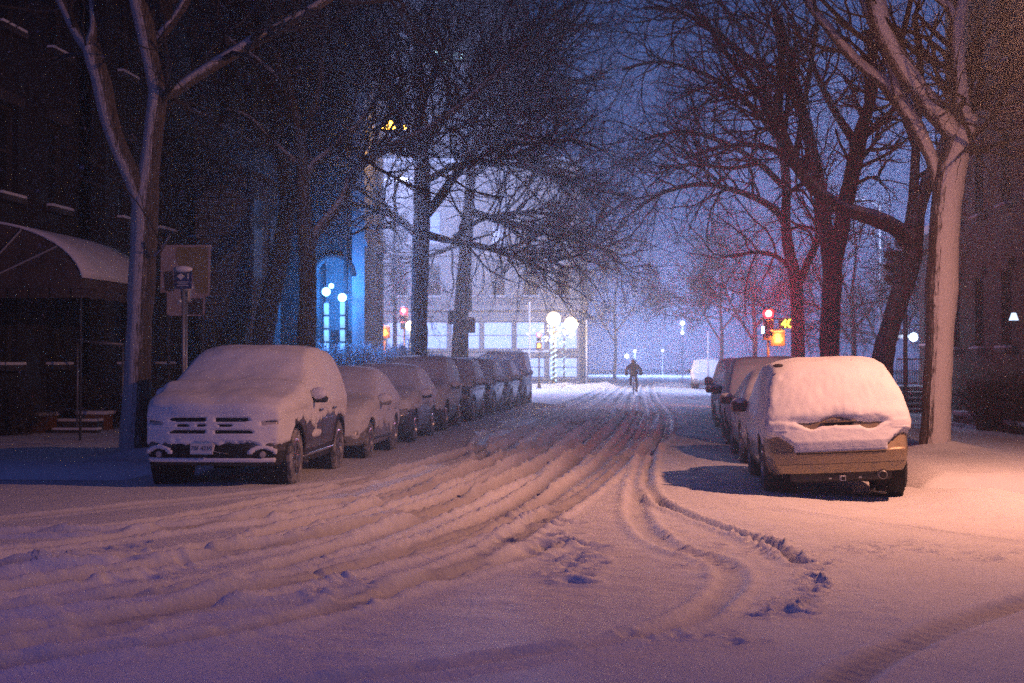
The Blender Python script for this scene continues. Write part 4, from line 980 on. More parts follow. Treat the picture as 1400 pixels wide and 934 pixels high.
pts = [(cx+math.cos(a)*(aw/2+.06), YC-.05, zs+math.sin(a)*(aw/2+.06)) for a in np.linspace(0, math.pi, 24)]
V_, F_ = tubes(np.array(pts)[None], np.full((1, 24), .12), 8); o = link('arch_moulding', npmesh('arch_moulding', V_, F_), cb, M_stone); o.location = -cb.location
lb(MB().box((xside-3, YC+2, hC+.15), (6.2, 4.6, .3)), 'roof', M_snow)
for zc in (5.9, 10.2, 14.5): lb(MB().box((xside+.04, YC+2, zc), (.14, 4.3, .28), bev=.03), 'string_course', M_pale)
dx = P(467, 450, YC+2).x
lb(MB().box((cx, YC+2.15, 1.6), (1.0, .1, 2.4), bev=.02), 'door', M_trim)
lb(MB().box((P(487, 470, YC).x, YC-.7, .9), (1.1, .15, .12)).box((P(487, 470, YC).x, YC-.7, 1.5), (1.1, .05, .05)), 'step_rail', M_steel)
lb(MB().box((cx, YC-.2, .12), (aw+1.0, 1.6, .3)).box((cx, YC+.3, .3), (aw, 1.2, .3)), 'entrance_steps', M_pale)
GB = 'blue entrance lamps'
for (px, py, pb, lab) in ((446, 399, 8, 'left blue-white lamp on a banded self-glowing post in the arched entry'), (468, 407, 9, 'right blue-white lamp on a banded self-glowing post in the arched entry')):
    p = P(px, py, YC-.9); r = empty('entrance_lamp', (p.x, p.y, 0), lab, 'lamp', GB)
    MB().ball((0, 0, p.z), .15).build('lamp_globe', E_blue, r, True)
    m = MB(); z = 0
    while z < p.z-.5: m.cyl((0, .05, z), (0, .05, z+.42), .085, .085, 14); z += .47
    m.build('lamp_post', E_postglow, r, True)  # posts emit in place of lamp light falling on white columns
    m = MB(); z = .445
    while z < p.z-.3: m.cyl((0, .05, z-.03), (0, .05, z+.03), .10, .10, 14); z += .47
    m.build('post_band', M_iron, r); lamp('lamp_light', 'POINT', (0, 1.15, p.z+.05), (.03, .26, 1.0), 280, r, .12); lamp('front_light', 'POINT', (0, -.75, p.z), (.03, .26, 1.0), 300, r, .12)
p = P(453, 391, YC-.2); r = empty('wall_lantern', (p.x, p.y, p.z), 'small blue lantern just above the two entrance posts', 'lamp', GB)
MB().ball((0, 0, 0), .09).build('lamp_globe', E_blue, r, True); MB().box((0, .12, 0), (.05, .2, .05)).build('bracket', M_iron, r)
# building across the junction, facing us
YB = 108
xb0, xb1 = P(395, 400, YB).x, P(792, 400, YB).x
rb = bld('pale_commercial_building', ((xb0+xb1)/2, YB+8, 0), 'pale hazy commercial block with glowing blue shop windows across the junction')
wB = xb1-xb0; nc = 9; pit = wB/nc
cols = [(pit*i+.08, pit*(i+1)-.08) for i in range(nc)]; colsU = [(pit*i+.6, pit*(i+1)-.6) for i in range(nc)]
facade2(rb, (xb0, YB, 0), (1, 0, 0), (0, -1, 0), wB, -.3, 5.2, cols, [(.5, 1.9), (2.4, 4.3)], M_conc, M_conc, {**{(0, c): E_win for c in range(nc)}, **{(1, c): E_win for c in range(nc)}}, sill_snow=False)
facade2(rb, (xb0, YB+.3, 0), (1, 0, 0), (0, -1, 0), wB, 5.2, 15, colsU, [(6.0, 8.2), (9.6, 11.8)], M_conc, M_conc, {(0, 1): E_winb, (1, 4): E_winb})
for zc in (5.2, 8.9, 14.6): local(rb, MB().box(((xb0+xb1)/2, YB-.1, zc), (wB+.3, .7, .35), bev=.04), 'cornice', M_conc)
local(rb, MB().box((xb1-.15, YB+8, 7.5), (.3, 15.5, 15)), 'side_wall', M_conc); local(rb, MB().box(((xb0+xb1)/2, YB+8, 15.2), (wB, 16, .3)), 'roof', M_snow)
# tower behind
YT = 150; xt0, xt1 = P(430, 300, YT).x, P(705, 300, YT).x
tw = bld('office_tower', ((xt0+xt1)/2, YT+8, 0), 'dark office tower high behind the left trees with a few cyan lit windows')
local(tw, MB().box(((xt0+xt1)/2, YT+8, 21), (xt1-xt0, 16, 42)), 'wall', M_tower)
for k in range(10): local(tw, MB().box(((xt0+xt1)/2, YT-.1, 4+k*4), (xt1-xt0+.2, .25, .9)), 'floor_band', M_conc)
for (px, py) in ((600, 83), (611, 84), (618, 74), (625, 69), (631, 78), (596, 70), (634, 73)):
    p = P(px, py, YT-.2); local(tw, MB().box((p.x, YT-.25, p.z), (.28, .12, .22)), 'window', E_city)
# right-hand buildings
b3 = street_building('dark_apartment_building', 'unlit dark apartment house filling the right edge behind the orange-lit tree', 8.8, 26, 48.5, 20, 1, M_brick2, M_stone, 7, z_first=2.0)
# small lamp in a window, right edge
p = P(1386, 436, 38); r = empty('window_lamp', (8.8+.5, 37.6, p.z-.2), 'small white table lamp glowing in the dark right-hand house window', 'lamp')
p = P(1386, 432, 37.6); r.location = (8.55, 37.6*1.0, p.z-.15); r.location.x = P(1386, 436, 37.6).x
MB().cyl((0, 0, .05), (0, 0, .22), .11, .05, 16).build('lamp_shade', E_room, r); MB().cyl((0, 0, -.12), (0, 0, .06), .03, .03).build('lamp_base', M_iron, r)
# porch with railing and bright lamp past the right building
p = P(1249, 461, 50.5); r = empty('porch_lamp', (p.x, p.y, p.z), 'bright white wall lamp over the railed steps on the right', 'lamp')
MB().ball((0, 0, 0), .13).build('lamp_globe', E_porch, r, True); MB().box((-.45, .15, .02), (.8, .08, .10)).build('lamp_bracket', M_steel, r); lamp('lamp_light', 'POINT', (0, -.2, 0), (.62, .75, 1.0), 60, r, .12)
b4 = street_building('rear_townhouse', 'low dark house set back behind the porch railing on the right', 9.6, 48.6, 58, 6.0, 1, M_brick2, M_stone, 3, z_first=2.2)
x0, x1 = P(1226, 500, 49.5).x, P(1262, 500, 49.5).x
rl = empty('iron_railing', ((x0+x1)/2, 49.5, 0), 'pale vertical-bar railing at the top of steps under the porch lamp', 'railing'); m = MB()
zt_, zb_ = P(1240, 491, 49.5).z, P(1240, 524, 49.5).z
m.box((0, 0, zt_), (x1-x0, .05, .05)).box((0, 0, zb_), (x1-x0, .05, .05)).build('rail', M_steel, rl); m = MB()
for k in range(13): m.box((-(x1-x0)/2+(x1-x0)*k/12, 0, (zt_+zb_)/2), (.022, .022, zt_-zb_-.04))
m.build('baluster', M_steel, rl)
st = empty('stone_steps', ((x0+x1)/2, 48.6, 0), 'snowy stone steps below the pale railing on the right', 'steps'); m = MB(); ms = MB()
for k in range(5): m.box((0, .35*k, .1+.16*k), (x1-x0+.6, .36, .22+.32*k*0+.0)); ms.box((0, .35*k, .235+.16*k), (x1-x0+.5, .30, .05), bev=.02)
m.build('treads', M_stone, st); ms.build('snow_layer', M_snow, st)
# hedge and low wall on right
def shrub(name, c, dims, label, n=900, mat=M_twigs, seed=0, group=None, cat='shrub', L=(.25, .6), rk=1.0):
    global rng
    rng = np.random.default_rng(seed); r = empty(name, c, label, cat, group)
    base = np.zeros((n//12, 5, 3)); k = len(base)
    base[:, 0, 0] = rng.uniform(-.5, .5, k)*dims[0]*.8; base[:, 0, 1] = rng.uniform(-.5, .5, k)*dims[1]*.8
    d = np.stack([rng.normal(0, .45, k), rng.normal(0, .45, k), np.ones(k)], -1); d /= np.linalg.norm(d, axis=1, keepdims=True)
    for s in range(1, 5): base[:, s] = base[:, s-1]+d*(dims[2]*rng.uniform(.7, 1, k)/4)[:, None]+rng.normal(0, .03, (k, 3))
    rr = np.tile(np.linspace(.018, .008, 5), (k, 1))*rk; b2, r2 = spawn(base, rr, n, L, (20, 70), .7, .007*rk, 5, .25, .05, .1, .012*rk); b3, r3 = spawn(b2, r2, n*4, (L[0]*.4, L[1]*.5), (20, 70), .8, .006*rk, 4, .3, 0, .1, .01)
    V, F = tubes(base, rr, 5); link('stems', npmesh('stems', V, F), r, mat)
    V1, F1 = tubes(b2, r2, 4); V2, F2 = tubes(b3, r3, 3); link('twigs', npmesh('twigs', np.concatenate([V1, V2]), np.concatenate([F1, F2+len(V1)])), r, mat); return r
for i, (px, Y, dm, lb_) in enumerate([(478, 55.4, (2.2, 1.2, 2.3), 'snow-coated twiggy shrub glowing blue left of centre below the entrance lamps'), (530, 56.6, (2.4, 1.4, 2.3), 'snow-coated shrub glowing blue and pink by the left junction corner'), (582, 58, (1.6, 1.2, 1.9), 'small frosted shrub beside the base of the straight dark trunk')]):
    shrub('frosted_shrub', (P(px, 500, Y).x, Y, .1), dm, lb_, 1500, rk=2.3, seed=60+i, group='frosted shrubs near the blue entry')
for i, (px, Y, wd, lb_) in enumerate([(1345, 36.2, 1.7, 'dark clipped hedge bush at the foot of the right-hand house'), (1395, 34.5, 1.7, 'dark hedge bush cut by the right edge of the view')]):
    shrub('hedge_bush', (P(px, 500, Y).x+.6, Y, .05), (wd, 1.2, 1.3), lb_, 900, M_twig, seed=70+i, group='hedge bushes by the right-hand house')
lw = empty('low_wall', (7.9, 34.8, 0), 'low snow-topped garden wall in front of the right-hand house', 'wall')
MB().box((0, 0, .12), (.3, 14, .38)).build('stonework', M_stone, lw); 
ms = MB(); ms.box((0, 0, .36), (.36, 14, .12), bev=.05); ms.build('snow_layer', M_snow, lw)
# ------------------------------------------------------------------ left pavement furniture
YA0, YA1 = 30.3, 34.6
zt_ = P(40, 303, YA0).z; za_ = P(110, 394, YA0).z; aw = empty('entrance_awning', (XW, 32.4, 0), 'snow-covered quarter-round awning sticking out over the left pavement', 'awning')
xo = P(112, 394, YA0).x-XW; hA = zt_-za_
m = MB(); ms = MB(); prof = [(xo*math.sin(a), za_+hA*math.cos(a)) for a in np.linspace(0, math.pi/2, 14)]
def sheet(mb, prof, y0, y1, off):
    prev = None
    for (x, z) in prof:
        row = [mb.bm.verts.new((x*(1+off/xo), y, z+off)) for y in np.linspace(y0, y1, 6)]
        if prev:
            for a, b, c, d in zip(prev, prev[1:], row[1:], row): mb.bm.faces.new((a, b, c, d))
        prev = row
sheet(m, prof, YA0-32.4, YA1-32.4, 0)
f = m.bm.verts.new((0, YA0-32.4, za_)); pr = [m.bm.verts.new((x, YA0-32.4, z)) for x, z in prof]
for a, b in zip(pr, pr[1:]): m.bm.faces.new((f, a, b))
m.build('cloth', M_awn, aw); sheet(ms, prof[:-1], YA0-32.42, YA1-32.4, .06)
o = ms.build('snow_layer', M_snow, aw, True); md = o.modifiers.new('thick', 'SOLIDIFY'); md.thickness = .05
m = MB()
for k in range(10): m.box((xo*.999+.01, YA0-32.4+.2+k*.43, za_-.09-.02*(k % 2)), (.02, .40, .17))
for k in range(6): m.box((.2+k*.42, YA0-32.42, za_-.1), (.38, .02, .18))
m.build('valance', M_awn, aw)
m = MB()
for (xx, yy) in ((xo-.06, YA0-32.3), (xo-.06, YA1-32.5)): m.cyl((xx, yy, .1), (xx, yy, za_), .025, .025, 10)
m.build('support_pole', M_iron, aw)
m = MB()
for a in (.5, .9): m.cyl((.03, YA0-32.43, za_), (xo*math.sin(a), YA0-32.43, za_+hA*math.cos(a)), .02, .02, 8)
m.build('awning_rib', M_pale, aw)
# planters
for i, (px, py, Y, wd, lab) in enumerate([(52, 594, 34.0, .62, 'snow-topped brick planter at the left, nearer to the picture edge'), (131, 581, 35.2, .6, 'snow-topped brick planter at the top of the low steps')]):
    c = P(px, py, Y); r = empty('brick_planter', (c.x, Y, .05), lab, 'planter', 'snow-topped brick planters by the left house')
    MB().box((0, 0, .22), (wd, wd, .44), bev=.02).build('box', M_plant, r); MB().box((0, 0, .47), (wd+.1, wd+.1, .08), bev=.03).build('snow_layer', M_snow, r)
stp = empty('entry_steps', (P(90, 585, 34).x, 34.6, .05), 'two low snow-edged steps between the brick planters', 'steps')
MB().box((.35, -.9, .07), (1.0, .35, .16), bev=.02).box((0, 0, .15), (1.1, .5, .3), bev=.02).build('treads', M_stone, stp)
MB().box((.35, -.9, .17), (1.0, .36, .05), bev=.02).box((0, 0, .325), (1.1, .5, .06), bev=.02).build('snow_layer', M_snow, stp)
for i, (px, Y) in enumerate([(10, 32.5), (95, 36.0), (165, 36.2)]):
    shrub('bare_shrub', (P(px, 560, Y).x, Y, .1), (1.3, .9, 1.2), ['dim bare shrub at the far left beside the planter', 'dim bare shrub growing behind the low steps', 'dim bare shrub between the planter and the big left trunk'][i], 420, M_barkd, seed=80+i, group='dim shrubs in front of the left house')
hr = empty('hand_rail', (-11.9, 34, 0), 'thin pale handrail crossing the dark doorway under the awning', 'railing')
a_, b_ = P(106, 466, 33.8), P(168, 471, 33.8)
m = MB().cyl(a_-Vector((-11.9, 34, 0)), b_-Vector((-11.9, 34, 0)), .035, .035, 8)
for q in (a_, b_): m.cyl((q.x+11.9, q.y-34, .1), (q.x+11.9, q.y-34, q.z), .025, .025, 8)
m.build('bar', M_steel, hr, True)
# notice board / mural panel
Yb = 35.5; bdn = empty('mural_panel', (P(254, 400, Yb).x, Yb, 0), 'pinkish panel with an olive patch standing behind the small blue sign', 'board')
def q2(px, py): p = P(px, py, Yb); return (p.x-bdn.location.x, p.z)
def plate(mb, pts, y, th):
    a = [mb.bm.verts.new((x, y, z)) for x, z in pts]; b = [mb.bm.verts.new((x, y+th, z)) for x, z in pts]; n = len(pts)
    mb.bm.faces.new(a); mb.bm.faces.new(b)
    for k in range(n): mb.bm.faces.new((a[k], a[(k+1) % n], b[(k+1) % n], b[k]))
m = MB(); plate(m, [q2(220, 335), q2(288, 335), q2(286, 405), q2(280, 405), q2(279, 432), q2(228, 432), q2(228, 400), q2(219, 400)], 0, .05); m.build('panel', M_board, bdn)
m = MB(); plate(m, [q2(243, 338), q2(285, 338), q2(284, 402), q2(268, 400), q2(262, 366), q2(244, 362), q2(240, 350)], -.012, .008); m.build('olive_patch', M_boardo, bdn)
m = MB(); plate(m, [q2(224, 372), q2(236, 370), q2(238, 398), q2(226, 398)], -.012, .008); m.build('dark_patch', M_awn, bdn); m = MB(); plate(m, [q2(250, 408), q2(278, 408), q2(277, 430), q2(252, 430)], -.012, .008); m.build('dark_patch', M_awn, bdn)
m = MB()
for px in (230, 277): x, z = q2(px, 430); m.cyl((x, .03, .1), (x, .03, z), .04, .04, 8)
m.build('leg', M_iron, bdn)
# parking sign and meter
Ys = 26.4; s0 = P(250, 382, Ys)
sg = empty('parking_sign', (s0.x, Ys, 0), 'square blue kerbside sign with a pale diamond, capped with snow', 'sign')
k = mpp(Ys); MB().cyl((0, .03, 0), (0, .03, s0.z+.2), .028, .028, 10).build('post', M_steel, sg, True)
pn = MB().box((0, 0, s0.z), (26*k, .02, 27*k), bev=.012).build('sign_panel', M_signb, sg)
m = MB(); plate(m, [(-.10, s0.z+.05), (-.03, s0.z+.10), (.04, s0.z+.05), (-.03, s0.z-.005)], -.016, .005); plate(m, [(.085, s0.z+.0), (.105, s0.z+.0), (.105, s0.z+.1), (.085, s0.z+.1)], -.016, .005)
for j, ww in enumerate((.2, .16, .2)): m.box((0, -.014, s0.z-.045-j*.03), (ww, .006, .010))
m.build('lettering', M_white, pn)
MB().ball((0, 0, s0.z+14*k), 14*k, (1.0, .45, .35), rough=.1).build('snow_cap', M_snow, sg, True)
Ym = 27.0; s1 = P(262, 405, Ym); pm = empty('parking_meter', (s1.x-.1, Ym, 0), 'snow-capped parking meter head under the blue sign', 'parking meter')
MB().cyl((0, 0, 0), (0, 0, s1.z-.1), .03, .03, 10).build('post', M_steel, pm, True); MB().box((0, 0, s1.z), (.17, .12, .26), bev=.05).build('head', M_steel, pm, True)
MB().ball((0, 0, s1.z+.15), .12, (1, .8, .55), rough=.15).ball((-.08, -.03, s1.z-.09), .06, (1, .8, .6), rough=.1).build('snow_cap', M_snow, pm, True); MB().box((0, -.062, s1.z+.03), (.09, .01, .07)).build('display', M_glass, pm)

# ------------------------------------------------------------------ signals
def signal_head(root, c, facing, body, lit=None, litmat=None, s=1.0, cap=True, n=3):
    """facing: angle about Z of the lens direction; 0 looks to -Y"""
    h = .34*s; Rz = Matrix.Translation(c) @ Matrix.Rotation(facing, 4, 'Z')
    m = MB().box((0, .1, 0), (.34*s, .24*s, h*n), Rz, .02).build('signal_housing', body, root)
    for k in range(n):
        z = h*((n-1)/2-k)
        vz = MB(); vz.bm.verts.ensure_lookup_table()
        pts = [(math.cos(a)*.13*s, math.sin(a)*.13*s) for a in np.linspace(R(-30), R(210), 12)]
        rows = [[vz.bm.verts.new(Rz @ Vector((x, y, z+zz))) for x, zz in pts] for y in (-.02*s, -.25*s)]
        for a, b, c2, d in zip(rows[0], rows[0][1:], rows[1][1:], rows[1]): vz.bm.faces.new((a, b, c2, d))
        o = vz.build('visor', body, m); o.matrix_parent_inverse = Matrix.Identity(4); md = o.modifiers.new('t', 'SOLIDIFY'); md.thickness = .012
        L = MB(); L.ball((0, 0, 0), (.17 if k == lit else .105)*s, (1, .35, 1)); bmesh.ops.transform(L.bm, matrix=Rz @ Matrix.Translation((0, -.03*s, z)), verts=L.bm.verts[:])
        lo = L.build('signal_lens', litmat if k == lit else M_glass, m, True)
        if k == lit:
            L = MB(); L.ball((0, 0, 0), .105*s, (1, .4, 1)); bmesh.ops.transform(L.bm, matrix=Rz @ Matrix.Translation((0, -.075*s, z)), verts=L.bm.verts[:]); L.build('lens_glare', E_glare, lo, True)  # pale core over an enlarged red lens imitates glare and halo
        if cap: 
            q = MB(); q.ball((0, -.13*s, z+.15*s), .12*s, (1.1, 1.1, .45), rough=.1); bmesh.ops.transform(q.bm, matrix=Rz, verts=q.bm.verts[:]); q.build('snow_cap', M_snow, m, True)
    return m
def ped_head(root, c, facing, body, lit=None, s=1.0):
    Rz = Matrix.Translation(c) @ Matrix.Rotation(facing, 4, 'Z')
    m = MB().box((0, .08, 0), (.42*s, .2*s, .44*s), Rz, .02).build('walk_signal', body, root)
    if lit:
        # raised-hand shape
        h = MB(); h.box((0, -.035, -.05*s), (.16*s, .03, .14*s), Rz, .02)
        for k in range(4): h.box(((-.06+.04*k)*s, -.035, .07*s+(.015 if k in (1, 2) else 0)), (.028*s, .03, .13*s), Rz)
        h.box((.11*s, -.035, -.02*s), (.03*s, .03, .10*s), Rz); h.build('hand_symbol', lit, m)
    q = MB(); q.ball((0, .0, .24*s), .2*s, (1.1, .8, .3), rough=.1); bmesh.ops.transform(q.bm, matrix=Rz, verts=q.bm.verts[:]); q.build('snow_cap', M_snow, m, True)
    return m
def post(root, h, r=.06, mat=None, base=True):
    m = MB().cyl((0, 0, -.1), (0, 0, h), r, r*.8, 12)
    if base: m.cyl((0, 0, 0), (0, 0, .35), r*2.2, r*1.2, 12)
    return m.build('post', mat or M_steel, root, True)
# right corner: red + hand + street sign
Yr = 60; c = P(1050, 429, Yr); r = empty('traffic_signal', (c.x, Yr, 0), 'signal post on the right showing red, with an orange hand lit beside it', 'traffic light', 'junction traffic lights')
post(r, c.z+.3); hsz = .62/.34*.34
signal_head(r, (0, -.16, c.z-.34*1.15), 0, M_iron, 0, E_red, 1.15); q = P(1063, 463, Yr); ped_head(r, (q.x-c.x, -.1, q.z), 0, M_iron, E_hand, 1.25)
lamp('red_light', 'SPOT', (0, -.55, c.z+.02), (1, .04, .12), 2000, r, .12, (R(-98), 0, R(-4)), spot_size=R(54), spot_blend=.9); lamp('hand_light', 'POINT', (q.x-c.x, -.35, q.z), (1, .2, .03), 260, r, .1)
q3 = P(1043, 451, Yr); MB().box((q3.x-c.x, -.05, q3.z), (.08, .3, .26), bev=.02).build('side_signal', E_cyan, r)
q4 = P(1076, 443, Yr); ss_ = MB().box((q4.x-c.x, 0, q4.z), (.62, .06, .34), bev=.02).build('street_number_sign', M_trim, r); 
text_mesh('40', .44, E_yel, ss_, 'lit_digits', Matrix.Translation((q4.x-c.x, -.05, q4.z)) @ Matrix.Rotation(R(90), 4, 'X'), .01)
MB().box(((q4.x-c.x)/2, .02, q4.z+.2), (q4.x-c.x+.5, .05, .05)).build('sign_arm', M_steel, r)
# far left corner red, hand and bright lamp
Yq = 80; c = P(553, 425, Yq); r = empty('traffic_signal', (c.x, Yq, 0), 'signal showing red between the blue entry and the straight dark trunk', 'traffic light', 'junction traffic lights')
post(r, c.z+.2); signal_head(r, (0, -.16, c.z-.34*1.1), 0, M_iron, 0, E_red, 1.1); q = P(526, 455, Yq); lamp('red_light', 'POINT', (0, -.5, c.z), (1, .04, .14), 420, r, .12)
r2_ = empty('walk_signal_post', (q.x, Yq, 0), 'orange hand signal on its own post at the stone corner', 'traffic light'); post(r2_, q.z+.3); ped_head(r2_, (0, -.1, q.z), 0, M_iron, E_hand, 1.3); lamp('hand_light', 'POINT', (0, -.4, q.z), (1, .2, .02), 120, r2_, .1)
q = P(561, 446, 78); r = empty('globe_lamp', (q.x, 78, 0), 'bright warm globe lamp touching the left edge of the straight dark trunk', 'lamp')
post(r, q.z-.1, .05, M_iron); MB().ball((0, 0, q.z), .24).build('lamp_globe', E_halo, r, True); lamp('lamp_light', 'POINT', (0, -.4, q.z), (1, .75, .42), 500, r, .2)
# mast with snow lumps
Yp = 72; c = P(540, 400, Yp); r = empty('signal_mast', (c.x, Yp, 0), 'tall thin mast with lumps of snow, left of the red signal', 'mast'); zt_ = P(540, 235, Yp).z
MB().cyl((0, 0, -.1), (0, 0, zt_), .12, .06, 10).cyl((0, 0, 0), (0, 0, 2.2), .17, .15, 10).build('post', M_steel, r, True)
m = MB()
for py, rr in ((345, .2), (356, .26), (364, .2), (376, .26), (384, .2), (398, .14)): m.ball((random.uniform(-.1, .1), -.08, P(540, py, Yp).z), rr, (1, .8, .8), rough=.2, seg=10, rings=8)
m.build('snow_lumps', M_snow, r, True)
# back view cluster by trunk
Yc = 66.5; c = P(638, 430, Yc); r = empty('traffic_signal', (c.x, Yc, 0), 'dark unlit signal cluster seen from behind, right of the grey trunk', 'traffic light', 'junction traffic lights')
post(r, P(640, 385, Yc).z, .09, M_iron); signal_head(r, (.05, .1, P(640, 410, Yc).z), math.pi, M_iron, None, None, .95, False)
for (px, py, sc) in ((641, 446, 1.3), (616, 435, 1.15)): q = P(px, py, Yc); ped_head(r, (q.x-c.x, 0, q.z), math.pi if px > 630 else -1.8, M_iron, None, sc)
MB().box((P(627, 436, Yc).x-c.x, .05, P(627, 436, Yc).z), (.8, .06, .06)).box((0, 0, P(640, 383, Yc).z), (.36, .05, .06)).ball((.17, 0, P(640, 383, Yc).z), .08).ball((-.0, 0, P(640, 378, Yc).z), .08).build('bracket', M_iron, r)
# yellow snow-capped signal on the right
Yy = 40; c = P(1214, 366, Yy); px_ = P(1229, 400, Yy); r = empty('traffic_signal', (px_.x+.15, Yy, 0), 'yellow snow-capped signal head seen side-on beside the leaning trunk', 'traffic light', 'junction traffic lights')
post(r, c.z+.7, .06); signal_head(r, (c.x-px_.x-.05, 0, c.z), R(-38), M_signy, None, None, .84)
MB().cyl((c.x-px_.x, 0, c.z+.1), (.0, 0, c.z+.35), .03, .03, 8).build('bracket', M_steel, r); MB().ball((c.x-px_.x+.12, 0, c.z+.58), .12, rough=.1).build('snow_cap', M_snow, r, True)

# ------------------------------------------------------------------ street lamps
def cobra(px, py, Y, label, mat, col, watts, arm=1.8, sgn=1, size=1.0, base_off=1.8, group='street lamps', z=None, X=None):
    q = P(px, py, Y) if X is None else Vector((X, Y, z)); bx_ = q.x-sgn*arm
    r = empty('street_lamp', (bx_, Y, 0), label, 'street lamp', group)
    MB().cyl((0, 0, -.1), (0, 0, q.z-.3), .10, .06, 12).build('post', M_steel, r, True)
    pts = np.array([(0, 0, q.z-.4), (sgn*arm*.3, 0, q.z-.02), (sgn*arm*.7, 0, q.z+.12), (sgn*(arm-.2), 0, q.z+.12)]); V, F = tubes(pts[None], np.full((1, 4), .035), 8); link('arm', npmesh('arm', V, F), r, M_steel)
    MB().ball((sgn*arm, 0, q.z+.14), .3*size, (1.25, .6, .38)).build('lamp_head', M_steel, r, True)
    MB().ball((sgn*arm, 0, q.z+.06), .2*size, (1.25, .9, .5)).build('lens', mat, r, True)
    MB().ball((sgn*arm, 0, q.z+.24), .24*size, (1.3, .7, .35), rough=.1).build('snow_cap', M_snow, r, True)
    if watts: lamp('lamp_light', 'POINT', (sgn*arm, 0, q.z-.15*size), col, watts, r, .15)
    return r
cobra(538, 171, 57, 'golden street lamp glowing through the twigs of the upper left', E_gold, (1, .50, .10), 90, size=2.6, arm=.95, sgn=-1)
cobra(550, 246, 86, 'pale street lamp far beyond the twigs, below the golden lamp', E_cool, (.42, .50, 1.0), 20000, size=1.6)
cobra(0, 0, 90, 'added lamp post hidden behind the right-hand trunks, brightening the junction snow', E_cool, (.42, .54, 1.0), 11000, sgn=-1, X=11.0, z=10.5, arm=1.8)  # hidden lamp, added to brighten the snow at the junction
# near lamp just outside the right edge
r = empty('street_lamp', (6.2, 19.2, 0), 'orange street lamp standing by the kerb beside the tan SUV', 'street lamp', 'street lamps')
MB().cyl((0, 0, -.1), (0, 0, 6.2), .08, .055, 14).cyl((0, 0, 0), (0, 0, .9), .15, .11, 14).build('post', M_iron, r, True)
MB().cyl((0, 0, 6.2), (-.6, 0, 6.35), .03, .03, 8).build('arm', M_iron, r, True); MB().lathe([(.02, 6.5), (.2, 6.42), (.26, 6.25), (.2, 6.26)], 'Z', (-.6, 0, 0)).build('lamp_head', M_iron, r, True)
MB().ball((-.6, 0, 6.24), .12).build('lens', E_warm, r, True)
dv = Vector((0.0, 21.0, 0))-Vector((5.6, 19.2, 6.06))
lamp('lamp_light', 'SPOT', (-.6, 0, 6.06), (1.0, .43, .27), 2900, r, .10, dv.to_track_quat('-Z', 'Y').to_euler(), spot_size=R(176), spot_blend=.6)
# unseen blue-violet lamp, added out of view to tint the foreground snow
r = empty('street_lamp', (-9.0, 0.5, 0), 'unseen blue-violet lamp added out of view to colour the foreground snow', 'street lamp', 'street lamps')
MB().cyl((0, 0, -.1), (0, 0, 8), .09, .06, 12).build('post', M_steel, r, True); MB().ball((.5, 0, 8.1), .28, (1.2, .6, .35)).build('lamp_head', M_steel, r, True); MB().ball((.5, 0, 8.0), .14, (1.2, 1, .5)).build('lens', E_cool, r, True)
lamp('lamp_light', 'POINT', (.5, 0, 7.8), (.17, .10, 1.0), 800, r, .2)
# twin-globe ornamental lamp with fairy lights
Yt = 100; g0 = P(757, 436, Yt); g1 = P(781, 443, Yt); r = empty('twin_globe_lamp', (g0.x, Yt, 0), 'ornate two-globe lamp wrapped in fairy lights at the far side of the junction', 'street lamp')
post(r, g0.z-.35, .09, M_iron)
for g in (g0, g1):
    MB().ball((g.x-g0.x, 0, g.z), .42).build('lamp_globe', E_twin, r, True); lamp('lamp_light', 'POINT', (g.x-g0.x, -.5, g.z), (1, .66, .32), 2200, r, .25)
MB().cyl((0, 0, g1.z-.5), (g1.x-g0.x, 0, g1.z-.3), .05, .05, 8).build('arm', M_iron, r, True)
m = MB()
wb = m.ball((0, 0, 0), .055, seg=6, rings=4).mesh('wreath_bulb')
for k in range(70):
    px = 757+random.gauss(0, 11)+(6 if k % 2 else -3); py = 457+random.gauss(0, 6); q = P(px, py, Yt+random.uniform(-.4, .4)); o = link('wreath_bulb', wb, r, E_fairy); o.location = (q.x-g0.x, q.y-Yt, q.z)
m = MB(); z = .4; k = 0
while z < g0.z-1.1: a = k*.9; m.ball((math.cos(a)*.15, math.sin(a)*.15, z), .05, seg=6, rings=4); z += .045; k += 1
m.build('pole_lights', E_fairyb, r)
r = empty('string_lit_post', (P(771, 500, 108).x, 108, 0), 'dimmer post wound with cold lights right of the twin lamp', 'street lamp'); post(r, 3.2, .06, M_iron); m = MB()
for k in range(40): a = k*.9; m.ball((math.cos(a)*.12, math.sin(a)*.12, .6+k*.065), .035, seg=6, rings=4)
m.build('pole_lights', E_fairyb, r)
c = P(737, 457, 96); r = empty('traffic_signal', (c.x, 96, 0), 'small far signal with red and orange lights left of the twin-globe lamp', 'traffic light', 'junction traffic lights'); post(r, c.z+.2, .06, M_iron)
signal_head(r, (0, -.16, c.z-.3), 0, M_iron, 0, E_red, .8); ped_head(r, (0, -.2, P(737, 473, 96).z), 0, M_iron, E_hand, .9)
MB().box((-.2, 0, P(730, 480, 96).z), (1.6, .12, .12)).build('cross_arm', M_snow, r)
